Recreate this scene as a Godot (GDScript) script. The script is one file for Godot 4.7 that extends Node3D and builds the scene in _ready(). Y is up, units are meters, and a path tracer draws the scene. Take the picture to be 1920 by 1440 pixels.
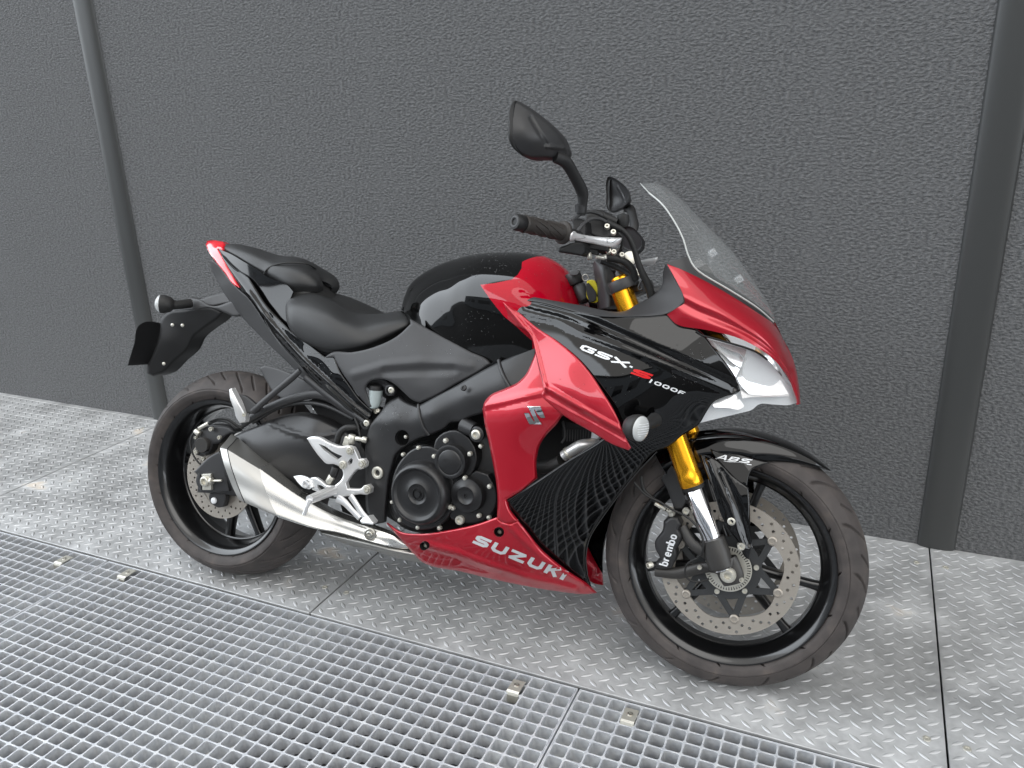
extends Node3D
# ---------------------------------------------------------------- camera and bike frame, fitted to the floor seams, the wall and the two rims
const FOC := 1484.07
const CAM_ROT := Vector3(-0.32974, 0.43404, -0.03577)
const CAM_POS := Vector3(1.30558, 1.30629, 2.47007)
const BIKE_POS := Vector3(-0.38187, -0.003, 0.90045)
const BIKE_ROT := Vector3(-0.23636, 0.03457, 0.0)
const STEER := 0.04741
const FW := Vector3(1.46, 0.300, 0.0)
const RW := Vector3(0.0, 0.311, 0.0)
# picture regions that the outlines below were read in: origin x, origin y, magnification
const ZR := {1: [220, 420, 3.2], 2: [260, 660, 3.272], 3: [740, 420, 3.6], 4: [920, 160, 3.131], 5: [1100, 480, 3.789], 6: [560, 700, 4.0], 7: [700, 760, 3.556], 8: [1120, 780, 2.769], 9: [1120, 840, 6.857], 10: [340, 740, 6.0], 11: [940, 620, 6.0], 12: [560, 760, 6.0], 13: [1040, 330, 5.54], 14: [1300, 600, 7.2], 15: [640, 640, 6.0], 16: [380, 440, 6.546], 17: [1170, 640, 8.348], 18: [860, 980, 6.857]}
var cam_o: Vector3
var cam_b: Basis
var bike: Node3D
var MT := {}
var rng := RandomNumberGenerator.new()

# ---------------------------------------------------------------- mesh collector
class MB:
	var v := PackedVector3Array()
	var n := PackedVector3Array()
	var t := PackedVector2Array()
	var i := PackedInt32Array()
	var c := PackedColorArray()
	func add(p, nn, uv = Vector2.ZERO):
		v.append(p); n.append(nn); t.append(uv)
		return v.size() - 1
	func tri(a, b, c):
		var g = (v[b] - v[a]).cross(v[c] - v[a])
		if g.dot(n[a] + n[b] + n[c]) > 0.0:
			i.append(a); i.append(c); i.append(b)
		else:
			i.append(a); i.append(b); i.append(c)
	func quad(a, b, c, d):
		tri(a, b, c); tri(a, c, d)
	func flat(a, b, c, d, nn):
		quad(add(a, nn), add(b, nn), add(c, nn), add(d, nn))
	func join(o, xf = Transform3D.IDENTITY):
		var k = v.size()
		for j in o.v.size():
			v.append(xf * o.v[j]); n.append((xf.basis * o.n[j]).normalized()); t.append(o.t[j])
		var flip = xf.basis.determinant() < 0.0
		for j in range(0, o.i.size(), 3):
			i.append(k + o.i[j]); i.append(k + o.i[j + (2 if flip else 1)]); i.append(k + o.i[j + (1 if flip else 2)])
		return self
	func mesh():
		var m := ArrayMesh.new()
		var a := []
		a.resize(Mesh.ARRAY_MAX)
		a[Mesh.ARRAY_VERTEX] = v; a[Mesh.ARRAY_NORMAL] = n; a[Mesh.ARRAY_TEX_UV] = t; a[Mesh.ARRAY_INDEX] = i
		if c.size() == v.size(): a[Mesh.ARRAY_COLOR] = c
		m.add_surface_from_arrays(Mesh.PRIMITIVE_TRIANGLES, a)
		return m

const MIRROR := Transform3D(Vector3(1, 0, 0), Vector3(0, 1, 0), Vector3(0, 0, -1), Vector3.ZERO)
func both(m):
	var r = MB.new()
	r.join(m); r.join(m, MIRROR)
	return r
func mirrored(m):
	return MB.new().join(m, MIRROR)
func steer_xf(a):
	var ax = Vector3(-sin(deg_to_rad(25.0)), cos(deg_to_rad(25.0)), 0)
	var ap = Vector3(1.56, 0, 0)
	var b = Basis(ax, a)
	return Transform3D(b, ap - b * ap)
func both_steered(m):
	var r = MB.new()
	r.join(m); r.join(m, steer_xf(2.0 * STEER) * MIRROR)
	return r

func part(called, m, material, parent = null, label = ""):
	var o := MeshInstance3D.new()
	o.name = called
	o.mesh = m.mesh() if m is MB else m
	o.material_override = material
	(parent if parent else bike).add_child(o, true)
	if label: o.set_meta("label", label)
	return o
func pair(called, m, material, parent = null, label = ""):
	var o = part(called, m, material, parent, label)
	part(called, mirrored(m), material, parent, label)
	return o
func pair_steered(called, m, material, parent = null, label = ""):
	var o = part(called, m, material, parent, label)
	part(called, MB.new().join(m, steer_xf(2.0 * STEER) * MIRROR), material, parent, label)
	return o
func bolts(called, list, dir, h, material, parent = null, socket = true):
	for q in list:
		var m = MB.new()
		bolt(m, q[0], dir, q[1], h, socket)
		part(called, m, material, parent)
func group_part(called, parent = null):
	var o := Node3D.new()
	o.name = called
	(parent if parent else bike).add_child(o, true)
	return o
func tag(o, label, category, group = "", kind = ""):
	if label: o.set_meta("label", label)
	if category: o.set_meta("category", category)
	if group: o.set_meta("group", group)
	if kind: o.set_meta("kind", kind)
	return o

# ---------------------------------------------------------------- picture point + distance from the bike's middle plane -> point on the bike
func P(u, v, z):
	var d = cam_b * Vector3((u - 960.0) / FOC, -(v - 720.0) / FOC, -1.0)
	return cam_o + d * ((z - cam_o.z) / d.z)
func px(k, x, y):
	var a = ZR[k]
	return Vector2(a[0] + x / a[2], a[1] + y / a[2])
func Q(k, x, y, z):
	var a = px(k, x, y)
	return P(a.x, a.y, z)
func O(k, l):            # outline: x, y, x, y ...
	var r := PackedVector2Array()
	for j in range(0, l.size(), 2): r.append(px(k, l[j], l[j + 1]))
	return r
func K(k, l):            # controls: x, y, z, ...
	var r := []
	for j in range(0, l.size(), 3):
		var a = px(k, l[j], l[j + 1])
		r.append(Vector3(a.x, a.y, l[j + 2]))
	return r
func L(k, l):            # path on the bike: x, y, z, ...
	var r := []
	for j in range(0, l.size(), 3): r.append(Q(k, l[j], l[j + 1], l[j + 2]))
	return r

# ---------------------------------------------------------------- smooth surface through controls (thin plate)
func tps(c, lam = 0.06):
	var n = c.size()
	var N = n + 3
	var A := []
	for r in n:
		var row := PackedFloat64Array(); row.resize(N + 1); row.fill(0.0)
		for s in n:
			var dx = (c[r].x - c[s].x) * 0.01; var dy = (c[r].y - c[s].y) * 0.01
			var d2 = dx * dx + dy * dy
			row[s] = 0.5 * d2 * log(d2) if d2 > 1e-9 else lam
		row[n] = 1.0; row[n + 1] = c[r].x * 0.01; row[n + 2] = c[r].y * 0.01
		row[N] = c[r].z
		A.append(row)
	for r in 3:
		var row := PackedFloat64Array(); row.resize(N + 1); row.fill(0.0)
		for s in n: row[s] = [1.0, c[s].x * 0.01, c[s].y * 0.01][r]
		A.append(row)
	for a in N:
		var b = a
		for r in range(a + 1, N):
			if abs(A[r][a]) > abs(A[b][a]): b = r
		var tmp = A[a]; A[a] = A[b]; A[b] = tmp
		var ra: PackedFloat64Array = A[a]
		for r in range(a + 1, N):
			var rr: PackedFloat64Array = A[r]
			var f = rr[a] / ra[a]
			if f != 0.0:
				for s in range(a, N + 1): rr[s] -= f * ra[s]
				A[r] = rr
	var w := PackedFloat64Array(); w.resize(N)
	for a in range(N - 1, -1, -1):
		var s = A[a][N]
		for b in range(a + 1, N): s -= A[a][b] * w[b]
		w[a] = s / A[a][a]
	var cx := PackedFloat64Array(); var cy := PackedFloat64Array()
	for q in c: cx.append(q.x * 0.01); cy.append(q.y * 0.01)
	return {n = n, x = cx, y = cy, w = w, ridges = [], roll = 0.0, rollw = 1.0, poly = null}
func tz(f, u, v):
	var x = u * 0.01; var y = v * 0.01
	var n: int = f.n
	var w: PackedFloat64Array = f.w
	var cx: PackedFloat64Array = f.x; var cy: PackedFloat64Array = f.y
	var s = w[n] + w[n + 1] * x + w[n + 2] * y
	for k in n:
		var dx = x - cx[k]; var dy = y - cy[k]
		var d2 = dx * dx + dy * dy
		if d2 > 1e-9: s += w[k] * 0.5 * d2 * log(d2)
	for r in f.ridges:
		var d = pl_dist(r[0], Vector2(u, v), false)
		if d < r[2]:
			var q = 1.0 - d / r[2]
			s += r[1] * q * q * (3.0 - 2.0 * q)
	return s
func pl_dist(pl, p, closed):
	var b = 1e9
	var n = pl.size()
	for k in (n if closed else n - 1):
		var a: Vector2 = pl[k]; var d: Vector2 = pl[(k + 1) % n] - a
		var t = clampf((p - a).dot(d) / maxf(d.length_squared(), 1e-12), 0.0, 1.0)
		b = minf(b, (a + d * t).distance_squared_to(p))
	return sqrt(b)
func smooth_loop(p, step):
	var n = p.size()
	var tin := []; var tout := []
	for k in n:
		var a: Vector2 = p[(k + n - 1) % n]; var b: Vector2 = p[k]; var c: Vector2 = p[(k + 1) % n]
		var d1 = b - a; var d2 = c - b
		if absf(d1.angle_to(d2)) > 0.75:
			tin.append(d1); tout.append(d2)
		else:
			var dir = (d1.normalized() * d2.length() + d2.normalized() * d1.length()).normalized()
			tin.append(dir * d1.length()); tout.append(dir * d2.length())
	var r := PackedVector2Array()
	for k in n:
		var a: Vector2 = p[k]; var b: Vector2 = p[(k + 1) % n]
		var m = maxi(1, int(ceil(a.distance_to(b) / step)))
		for q in m:
			var t = float(q) / m
			var t2 = t * t; var t3 = t2 * t
			r.append(a * (2 * t3 - 3 * t2 + 1) + tout[k] * (t3 - 2 * t2 + t) + b * (3 * t2 - 2 * t3) + tin[(k + 1) % n] * (t3 - t2))
	return r
func fill_points(poly, holes, step, insets):
	var pts := PackedVector2Array(poly)
	for h in holes: pts.append_array(h)
	for d in insets:
		for q in Geometry2D.offset_polygon(poly, -d, Geometry2D.JOIN_ROUND):
			for w in smooth_loop_lin(q, step):
				var free = true
				for h in holes:
					if Geometry2D.is_point_in_polygon(w, h) or pl_dist(h, w, true) < step * 0.3: free = false
				if free: pts.append(w + Vector2(rng.randf_range(-0.05, 0.05), rng.randf_range(-0.05, 0.05)) * step)
	var lo = poly[0]; var hi = poly[0]
	for q in poly:
		lo = lo.min(q); hi = hi.max(q)
	var keep = maxf(step * 0.55, (insets[-1] if insets.size() else 0.0) + step * 0.4)
	var core = Geometry2D.offset_polygon(poly, -keep, Geometry2D.JOIN_MITER)
	var grown := []
	for h in holes: grown.append_array(Geometry2D.offset_polygon(h, step * 0.5, Geometry2D.JOIN_ROUND))
	var row = 0
	var y = lo.y + step * 0.5
	while y < hi.y:
		var x = lo.x + (step * 0.5 if row % 2 else step)
		while x < hi.x:
			var q = Vector2(x + rng.randf_range(-0.16, 0.16) * step, y + rng.randf_range(-0.16, 0.16) * step)
			var ok = false
			for a in core:
				if Geometry2D.is_point_in_polygon(q, a): ok = true
			if ok:
				for h in grown:
					if Geometry2D.is_point_in_polygon(q, h): ok = false
				if ok: pts.append(q)
			x += step
		y += step * 0.866
		row += 1
	return pts
func smooth_loop_lin(p, step):
	var r := PackedVector2Array()
	for k in p.size():
		var a = p[k]; var b = p[(k + 1) % p.size()]
		var m = maxi(1, int(round(a.distance_to(b) / step)))
		for q in m: r.append(a.lerp(b, float(q) / m))
	return r
func fill_tris(pts, poly, holes):
	var r := []
	var d = Geometry2D.triangulate_delaunay(pts)
	for k in range(0, d.size(), 3):
		var a = pts[d[k]]; var b = pts[d[k + 1]]; var c = pts[d[k + 2]]
		if absf((b - a).cross(c - a)) < 1e-9: continue
		var m = (a + b + c) / 3.0
		if not Geometry2D.is_point_in_polygon(m, poly): continue
		var inh = false
		for h in holes:
			if Geometry2D.is_point_in_polygon(m, h): inh = true
		if not inh: r.append([d[k], d[k + 1], d[k + 2]])
	return r

# a curved panel: outline in picture points, depth from controls; real thickness t behind it
func panel(m, outline, ctrl, opt = {}):
	var step: float = opt.get("step", 6.0)
	var poly = smooth_loop(outline, minf(step, 4.0))
	var holes := []
	for h in opt.get("holes", []): holes.append(smooth_loop(h, 2.0))
	var f = tps(ctrl, opt.get("lam", 0.06))
	f.ridges = opt.get("ridges", [])
	f.roll = opt.get("roll", 0.0); f.rollw = opt.get("rollw", 6.0); f.poly = poly
	f.inset = Geometry2D.offset_polygon(poly, -(f.rollw + 1.5), Geometry2D.JOIN_ROUND) if f.roll > 0.0 else []
	var ins = [f.rollw * 0.2, f.rollw * 0.55, f.rollw] if f.roll > 0.0 else []
	var pts = fill_points(poly, holes, step, ins)
	var tr = fill_tris(pts, poly, holes)
	var base = m.v.size()
	var pos := PackedVector3Array()
	var nor := PackedVector3Array()
	for q in pts:
		var p0 = P(q.x, q.y, pz(f, q.x, q.y))
		var g = (P(q.x + 0.8, q.y, pz(f, q.x + 0.8, q.y)) - P(q.x - 0.8, q.y, pz(f, q.x - 0.8, q.y))).cross(P(q.x, q.y + 0.8, pz(f, q.x, q.y + 0.8)) - P(q.x, q.y - 0.8, pz(f, q.x, q.y - 0.8))).normalized()
		if g.dot(p0 - cam_o) > 0: g = -g
		pos.append(p0); nor.append(g)
	for k in pts.size():
		m.add(pos[k], nor[k], Vector2(pos[k].x, pos[k].y))
	for a in tr: m.tri(base + a[0], base + a[1], base + a[2])
	var th: float = opt.get("t", 0.004)
	if th > 0.0:
		var off = Vector3(0, 0, -th)
		var b2 = m.v.size()
		for k in pts.size(): m.add(pos[k] + off, -nor[k], Vector2(pos[k].x, pos[k].y))
		for a in tr: m.tri(b2 + a[0], b2 + a[1], b2 + a[2])
		var loops = [poly]; loops.append_array(holes)
		var st = 0
		for l in loops:
			var n = l.size()
			for k in n:
				var a = pos[st + k]; var b = pos[st + (k + 1) % n]
				var g = (b - a).cross(off).normalized()
				m.flat(a, b, b + off, a + off, g)
			st += n
	return f
func pz(f, u, v):
	var z = tz(f, u, v)
	if f.roll > 0.0:
		for a in f.inset:
			if Geometry2D.is_point_in_polygon(Vector2(u, v), a): return z
		var d = pl_dist(f.poly, Vector2(u, v), true)
		if not Geometry2D.is_point_in_polygon(Vector2(u, v), f.poly): d = 0.0
		if d < f.rollw:
			var q = 0.97 - 0.97 * d / f.rollw
			z -= f.roll * (1.0 - sqrt(maxf(0.0, 1.0 - q * q)))
	return z
func circle2(c, rx, ry, n = 20):
	var r := PackedVector2Array()
	for k in n: r.append(c + Vector2(cos(TAU * k / n) * rx, sin(TAU * k / n) * ry))
	return r

# a flat plate in its own plane: outline in metres, between z0 and z1, edges chamfered
func plate(m, outline, z0, z1, holes = [], step = 0.01, bev = 0.001, xf = Transform3D.IDENTITY):
	var o = MB.new()
	var pts = fill_points(outline, holes, step, [bev] if bev > 0 else [])
	var tr = fill_tris(pts, outline, holes)
	for side in [1.0, -1.0]:
		var b = o.v.size()
		for k in pts.size():
			var edge = k < outline.size()
			var z = (z1 - (bev if edge else 0.0)) if side > 0 else (z0 + (bev if edge else 0.0))
			o.add(Vector3(pts[k].x, pts[k].y, z), Vector3(0, 0, side), pts[k])
		for a in tr: o.tri(b + a[0], b + a[1], b + a[2])
	var loops = [outline]; loops.append_array(holes)
	for l in loops:
		for k in l.size():
			var a = l[k]; var b = l[(k + 1) % l.size()]
			var g = Vector3(b.y - a.y, a.x - b.x, 0).normalized()
			if Geometry2D.is_point_in_polygon((a + b) * 0.5 + Vector2(g.x, g.y) * 1e-4, outline) and l == outline: g = -g
			o.flat(Vector3(a.x, a.y, z1 - bev), Vector3(b.x, b.y, z1 - bev), Vector3(b.x, b.y, z0 + bev), Vector3(a.x, a.y, z0 + bev), g)
	m.join(o, xf)
	return m

# ---------------------------------------------------------------- surfaces through a net of points (rows of equal length)
func cr(a, b, c, d, t):
	return 0.5 * ((2.0 * b) + (c - a) * t + (2.0 * a - 5.0 * b + 4.0 * c - d) * t * t + (3.0 * b - a - 3.0 * c + d) * t * t * t)
func densify(row, s, closed):
	var n = row.size()
	var r := []
	for k in (n if closed else n - 1):
		var a = row[(k - 1 + n) % n] if closed or k > 0 else row[0] * 2.0 - row[1]
		var b = row[k]; var c = row[(k + 1) % n]
		var d = row[(k + 2) % n] if closed or k + 2 < n else c * 2.0 - b
		for q in s: r.append(cr(a, b, c, d, float(q) / s))
	if not closed: r.append(row[-1])
	return r
func net(m, cols, s1 = 5, s2 = 5, closed = false, cap0 = false, cap1 = false, outward = null, sym = false):
	# cols: each a list of points; sym: the last point of each lies on the middle plane
	var d1 := []
	for c in cols:
		var cc = c
		if sym:
			cc = c.duplicate()
			var e = c[c.size() - 2]
			cc.append(Vector3(e.x, e.y, -e.z))
		var r = densify(cc, s2, closed)
		if sym: r = r.slice(0, r.size() - s2)
		d1.append(r)
	var h = d1[0].size()
	var g := []
	for j in h:
		var line := []
		for c in d1: line.append(c[j])
		g.append(densify(line, s1, false))
	var w = g[0].size()
	var base = m.v.size()
	var cen = Vector3.ZERO
	for j in h:
		for i in w: cen += g[j][i]
	cen /= float(h * w)
	if sym: cen.z = 0.0
	if outward != null: cen = outward
	for j in h:
		for i in w:
			var i0 = maxi(i - 1, 0); var i1 = mini(i + 1, w - 1)
			var j0 = (j - 1 + h) % h if closed else maxi(j - 1, 0)
			var j1 = (j + 1) % h if closed else mini(j + 1, h - 1)
			var du = g[j][i1] - g[j][i0]
			var dv = g[j1][i] - g[j0][i]
			if sym and j == h - 1: dv = Vector3(0, 0, -1)
			var nn = du.cross(dv)
			if nn.length() < 1e-12: nn = g[j][i] - cen
			nn = nn.normalized()
			if nn.dot(g[j][i] - cen) < 0: nn = -nn
			m.add(g[j][i], nn, Vector2(g[j][i].x, g[j][i].y))
	for j in (h if closed else h - 1):
		for i in w - 1:
			var j2 = (j + 1) % h
			m.quad(base + j * w + i, base + j * w + i + 1, base + j2 * w + i + 1, base + j2 * w + i)
	for e in [[cap0, 0, 1], [cap1, w - 1, w - 2]]:
		if e[0] and closed:
			var c = Vector3.ZERO; var c2 = Vector3.ZERO
			for j in h:
				c += g[j][e[1]]; c2 += g[j][e[2]]
			c /= h; c2 /= h
			var nn = (c - c2).normalized()
			var ci = m.add(c, nn)
			var b2 = m.v.size()
			for j in h: m.add(g[j][e[1]], nn)
			for j in h: m.tri(ci, b2 + j, b2 + (j + 1) % h)
	return g

# ---------------------------------------------------------------- swept rods, lathes, boxes
func path3(p, s):
	return densify(p, s, false) if p.size() > 2 and s > 1 else p
func sweep(m, path, radii, n = 10, s = 4, flatten = 1.0, flat_dir = Vector3.ZERO, caps = true):
	var pts = path3(path, s)
	var rr := []
	var cnt = pts.size()
	for k in cnt:
		if radii is Array:
			var x = float(k) / maxf(1, cnt - 1) * (radii.size() - 1)
			var a = int(x); var b = mini(a + 1, radii.size() - 1)
			rr.append(lerpf(radii[a], radii[b], x - a))
		else: rr.append(radii)
	var base = m.v.size()
	var up = Vector3.ZERO
	for k in cnt:
		var t = (pts[mini(k + 1, cnt - 1)] - pts[maxi(k - 1, 0)]).normalized()
		if flat_dir != Vector3.ZERO: up = flat_dir
		elif k == 0: up = Vector3(0, 0, 1) if absf(t.z) < 0.8 else Vector3(0, 1, 0)
		var e1 = (up - t * up.dot(t)).normalized()
		var e2 = t.cross(e1)
		up = e1
		for q in n:
			var a = TAU * q / n
			var d = e1 * cos(a) * flatten + e2 * sin(a)
			var nn = (e1 * cos(a) + e2 * sin(a) * flatten).normalized()
			m.add(pts[k] + d * rr[k], nn, Vector2(float(q) / n, float(k)))
	for k in cnt - 1:
		for q in n:
			var q2 = (q + 1) % n
			m.quad(base + k * n + q, base + k * n + q2, base + (k + 1) * n + q2, base + (k + 1) * n + q)
	if caps:
		for e in [0, cnt - 1]:
			var nn = (pts[e] - pts[1 if e == 0 else cnt - 2]).normalized()
			var ci = m.add(pts[e], nn)
			var b2 = m.v.size()
			for q in n: m.add(m.v[base + e * n + q], nn)
			for q in n: m.tri(ci, b2 + q, b2 + (q + 1) % n)
	return m
func axis_xf(o, dir, up = Vector3(0, 1, 0)):
	var z = dir.normalized()
	if absf(z.dot(up)) > 0.95: up = Vector3(1, 0, 0)
	var x = up.cross(z).normalized()
	return Transform3D(x, z.cross(x), z, o)
# profile: list of [radius, height along axis]; a third entry true starts a new sharp edge
func lathe(m, prof, xf = Transform3D.IDENTITY, n = 32, closed = false):
	var o = MB.new()
	var cnt = prof.size()
	for k in (cnt if closed else cnt - 1):
		var a = prof[k]; var b = prof[(k + 1) % cnt]
		var dr = b[0] - a[0]; var dz = b[1] - a[1]
		var l = maxf(sqrt(dr * dr + dz * dz), 1e-9)
		var nr = dz / l; var nz = -dr / l
		var na = Vector2(nr, nz); var nb = Vector2(nr, nz)
		# soften where the turn is gentle
		var p0 = prof[(k - 1 + cnt) % cnt] if closed or k > 0 else null
		var p3 = prof[(k + 2) % cnt] if closed or k + 2 < cnt else null
		if p0 != null: na = soft(na, Vector2(a[1] - p0[1], -(a[0] - p0[0])))
		if p3 != null: nb = soft(nb, Vector2(p3[1] - b[1], -(p3[0] - b[0])))
		var base = o.v.size()
		for q in n:
			var c = cos(TAU * q / n); var s = sin(TAU * q / n)
			o.add(Vector3(c * a[0], s * a[0], a[1]), Vector3(c * na.x, s * na.x, na.y), Vector2(c * a[0], s * a[0]))
			o.add(Vector3(c * b[0], s * b[0], b[1]), Vector3(c * nb.x, s * nb.x, nb.y), Vector2(c * b[0], s * b[0]))
		for q in n:
			var q2 = (q + 1) % n
			if a[0] > 1e-6: o.tri(base + q * 2, base + q2 * 2, base + q * 2 + 1)
			if b[0] > 1e-6: o.tri(base + q2 * 2, base + q2 * 2 + 1, base + q * 2 + 1)
	m.join(o, xf)
	return m
func soft(a, b):
	if b.length() < 1e-9: return a
	b = b.normalized()
	return (a + b).normalized() if a.dot(b) > 0.6 else a
func cyl(m, a, b, r, n = 20, bev = 0.1):
	var l = a.distance_to(b)
	var e = minf(r * bev, l * 0.3)
	return lathe(m, [[0, 0], [r - e, 0], [r, e], [r, l - e], [r - e, l], [0, l]], axis_xf(a, b - a), n)
func box(m, c, size, b = Basis.IDENTITY, bev = 0.0015):
	var h = size * 0.5
	var o = MB.new()
	bev = minf(bev, minf(h.x, minf(h.y, h.z)) * 0.5)
	for ax in 3:
		for s in [1.0, -1.0]:
			var nn = Vector3.ZERO; nn[ax] = s
			var u = (ax + 1) % 3; var w = (ax + 2) % 3
			var q := []
			for e in [[1, 1], [-1, 1], [-1, -1], [1, -1]]:
				var p = Vector3.ZERO
				p[ax] = s * h[ax]; p[u] = e[0] * (h[u] - bev); p[w] = e[1] * (h[w] - bev)
				q.append(p)
			o.flat(q[0], q[1], q[2], q[3], nn)
			for s2 in [1.0, -1.0]:       # chamfers along w, between faces ax and u
				var pa = Vector3.ZERO; var pb = Vector3.ZERO
				pa[ax] = s * h[ax]; pa[u] = s2 * (h[u] - bev)
				pb[ax] = s * (h[ax] - bev); pb[u] = s2 * h[u]
				var d = Vector3.ZERO; d[w] = h[w] - bev
				var n2 = Vector3.ZERO; n2[ax] = s; n2[u] = s2
				o.flat(pa + d, pb + d, pb - d, pa - d, n2.normalized())
	for sx in [1.0, -1.0]:
		for sy in [1.0, -1.0]:
			for sz in [1.0, -1.0]:
				var nn = Vector3(sx, sy, sz).normalized()
				var a = o.add(Vector3(sx * h.x, sy * (h.y - bev), sz * (h.z - bev)), nn)
				var b2 = o.add(Vector3(sx * (h.x - bev), sy * h.y, sz * (h.z - bev)), nn)
				var c2 = o.add(Vector3(sx * (h.x - bev), sy * (h.y - bev), sz * h.z), nn)
				o.tri(a, b2, c2)
	m.join(o, Transform3D(b, c))
	return m
func bolt(m, p, dir, r, h, socket = true):
	var xf = axis_xf(p, dir)
	if socket: lathe(m, [[r, 0], [r, h * 0.8], [r * 0.88, h], [r * 0.5, h], [r * 0.45, h * 0.45], [0, h * 0.45]], xf, 16)
	else: lathe(m, [[r, 0], [r, h * 0.6], [r * 0.8, h * 0.9], [0, h]], xf, 14)
	return m

# ---------------------------------------------------------------- stroke lettering laid on a panel
const GLYPH := {
	"S": [[1.0, 0.86, 0.28, 0.86, 0.14, 0.78, 0.14, 0.6, 0.28, 0.5, 0.72, 0.5, 0.86, 0.4, 0.86, 0.24, 0.72, 0.14, 0.0, 0.14]],
	"U": [[0.14, 1.0, 0.14, 0.3, 0.3, 0.14, 0.7, 0.14, 0.86, 0.3, 0.86, 1.0]],
	"Z": [[0.0, 0.86, 0.86, 0.86, 0.12, 0.14, 1.0, 0.14]],
	"K": [[0.14, 0.0, 0.14, 1.0], [0.9, 1.0, 0.2, 0.42], [0.42, 0.6, 0.88, 0.0]],
	"I": [[0.5, 0.0, 0.5, 1.0]],
	"G": [[1.0, 0.86, 0.3, 0.86, 0.14, 0.72, 0.14, 0.28, 0.3, 0.14, 0.86, 0.14, 0.86, 0.5, 0.5, 0.5]],
	"X": [[0.05, 1.0, 0.95, 0.0], [0.95, 1.0, 0.05, 0.0]],
	"-": [[0.0, 0.45, 0.5, 0.45]],
	"1": [[0.05, 0.8, 0.3, 0.86, 0.3, 0.0]],
	"0": [[0.14, 0.3, 0.14, 0.7, 0.3, 0.86, 0.7, 0.86, 0.86, 0.7, 0.86, 0.3, 0.7, 0.14, 0.3, 0.14, 0.14, 0.3, 0.14, 0.5]],
	"F": [[0.14, 0.0, 0.14, 0.86, 1.0, 0.86], [0.14, 0.45, 0.85, 0.45]],
	"A": [[0.0, 0.0, 0.5, 0.95, 0.6, 0.95, 0.9, 0.0], [0.2, 0.3, 0.8, 0.3]],
	"B": [[0.14, 0.14, 0.14, 0.86, 0.75, 0.86, 0.85, 0.72, 0.75, 0.5, 0.14, 0.5], [0.75, 0.5, 0.86, 0.32, 0.75, 0.14, 0.0, 0.14]],
	"b": [[0.1, 1.5, 0.1, 0.0], [0.1, 0.75, 0.3, 0.9, 0.55, 0.9, 0.75, 0.7, 0.75, 0.25, 0.55, 0.06, 0.3, 0.06, 0.1, 0.2]],
	"r": [[0.1, 0.0, 0.1, 0.95], [0.1, 0.65, 0.3, 0.88, 0.6, 0.88]],
	"e": [[0.1, 0.48, 0.75, 0.48, 0.75, 0.7, 0.58, 0.9, 0.28, 0.9, 0.1, 0.7, 0.1, 0.25, 0.28, 0.06, 0.72, 0.06]],
	"m": [[0.1, 0.0, 0.1, 0.95], [0.1, 0.7, 0.28, 0.88, 0.45, 0.88, 0.55, 0.7, 0.55, 0.0], [0.55, 0.7, 0.72, 0.88, 0.9, 0.88, 1.0, 0.7, 1.0, 0.0]],
	"o": [[0.1, 0.3, 0.1, 0.7, 0.28, 0.9, 0.58, 0.9, 0.76, 0.7, 0.76, 0.28, 0.58, 0.06, 0.28, 0.06, 0.1, 0.28, 0.1, 0.45]],
}
func glyph_polys(ch, thick, wide):
	var r := []
	for l in GLYPH[ch]:
		var pl := PackedVector2Array()
		for k in range(0, l.size(), 2): pl.append(Vector2(l[k] * wide, l[k + 1]))
		# one quad for each stroke piece, lengthened a little so that corners fill
		for k in pl.size() - 1:
			var a = pl[k]; var b = pl[k + 1]
			var d = (b - a).normalized()
			var nn = Vector2(-d.y, d.x) * thick * 0.5
			var e0 = d * thick * (0.2 if k > 0 else 0.0); var e1 = d * thick * (0.2 if k < pl.size() - 2 else 0.0)
			r.append([a - e0 + nn, b + e1 + nn, b + e1 - nn, a - e0 - nn])
	return r
# word: letters with their starts and widths along the line; o, ex, ey: picture points of origin, line end and letter height
func word(m, f, text, o, ex, ey, thick, widths, gap, lift = 0.0008):
	var total = 0.0
	for w in widths: total += w + gap
	total -= gap
	var x = 0.0
	for k in text.length():
		for pg in glyph_polys(text[k], thick, widths[k]):
			var q := []
			for s in 4:
				for e in 3:
					var c = pg[s].lerp(pg[(s + 1) % 4], e / 3.0)
					q.append(o + ex * ((x + c.x) / total) + ey * c.y)
			var c0 = Vector2.ZERO
			for w in q: c0 += w / q.size()
			var id := []
			for w in q: id.append(on_panel(m, f, w, lift))
			var ci = on_panel(m, f, c0, lift)
			for s in q.size(): m.tri(ci, id[s], id[(s + 1) % q.size()])
		x += widths[k] + gap
func on_panel(m, f, w, lift):
	if f is Dictionary:
		var a = P(w.x, w.y, pz(f, w.x, w.y)); var b = P(w.x + 1, w.y, pz(f, w.x + 1, w.y)); var c = P(w.x, w.y + 1, pz(f, w.x, w.y + 1))
		var nn = (b - a).cross(c - a).normalized()
		if nn.dot(a - cam_o) > 0: nn = -nn
		return m.add(a + nn * lift, nn)
	return m.add(P(w.x, w.y, f), Vector3(0, 0, 1))
func shape_on(m, f, poly, lift):
	var tr = Geometry2D.triangulate_polygon(poly)
	var id := []
	for w in poly: id.append(on_panel(m, f, w, lift))
	for k in range(0, tr.size(), 3): m.tri(id[tr[k]], id[tr[k + 1]], id[tr[k + 2]])

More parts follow.
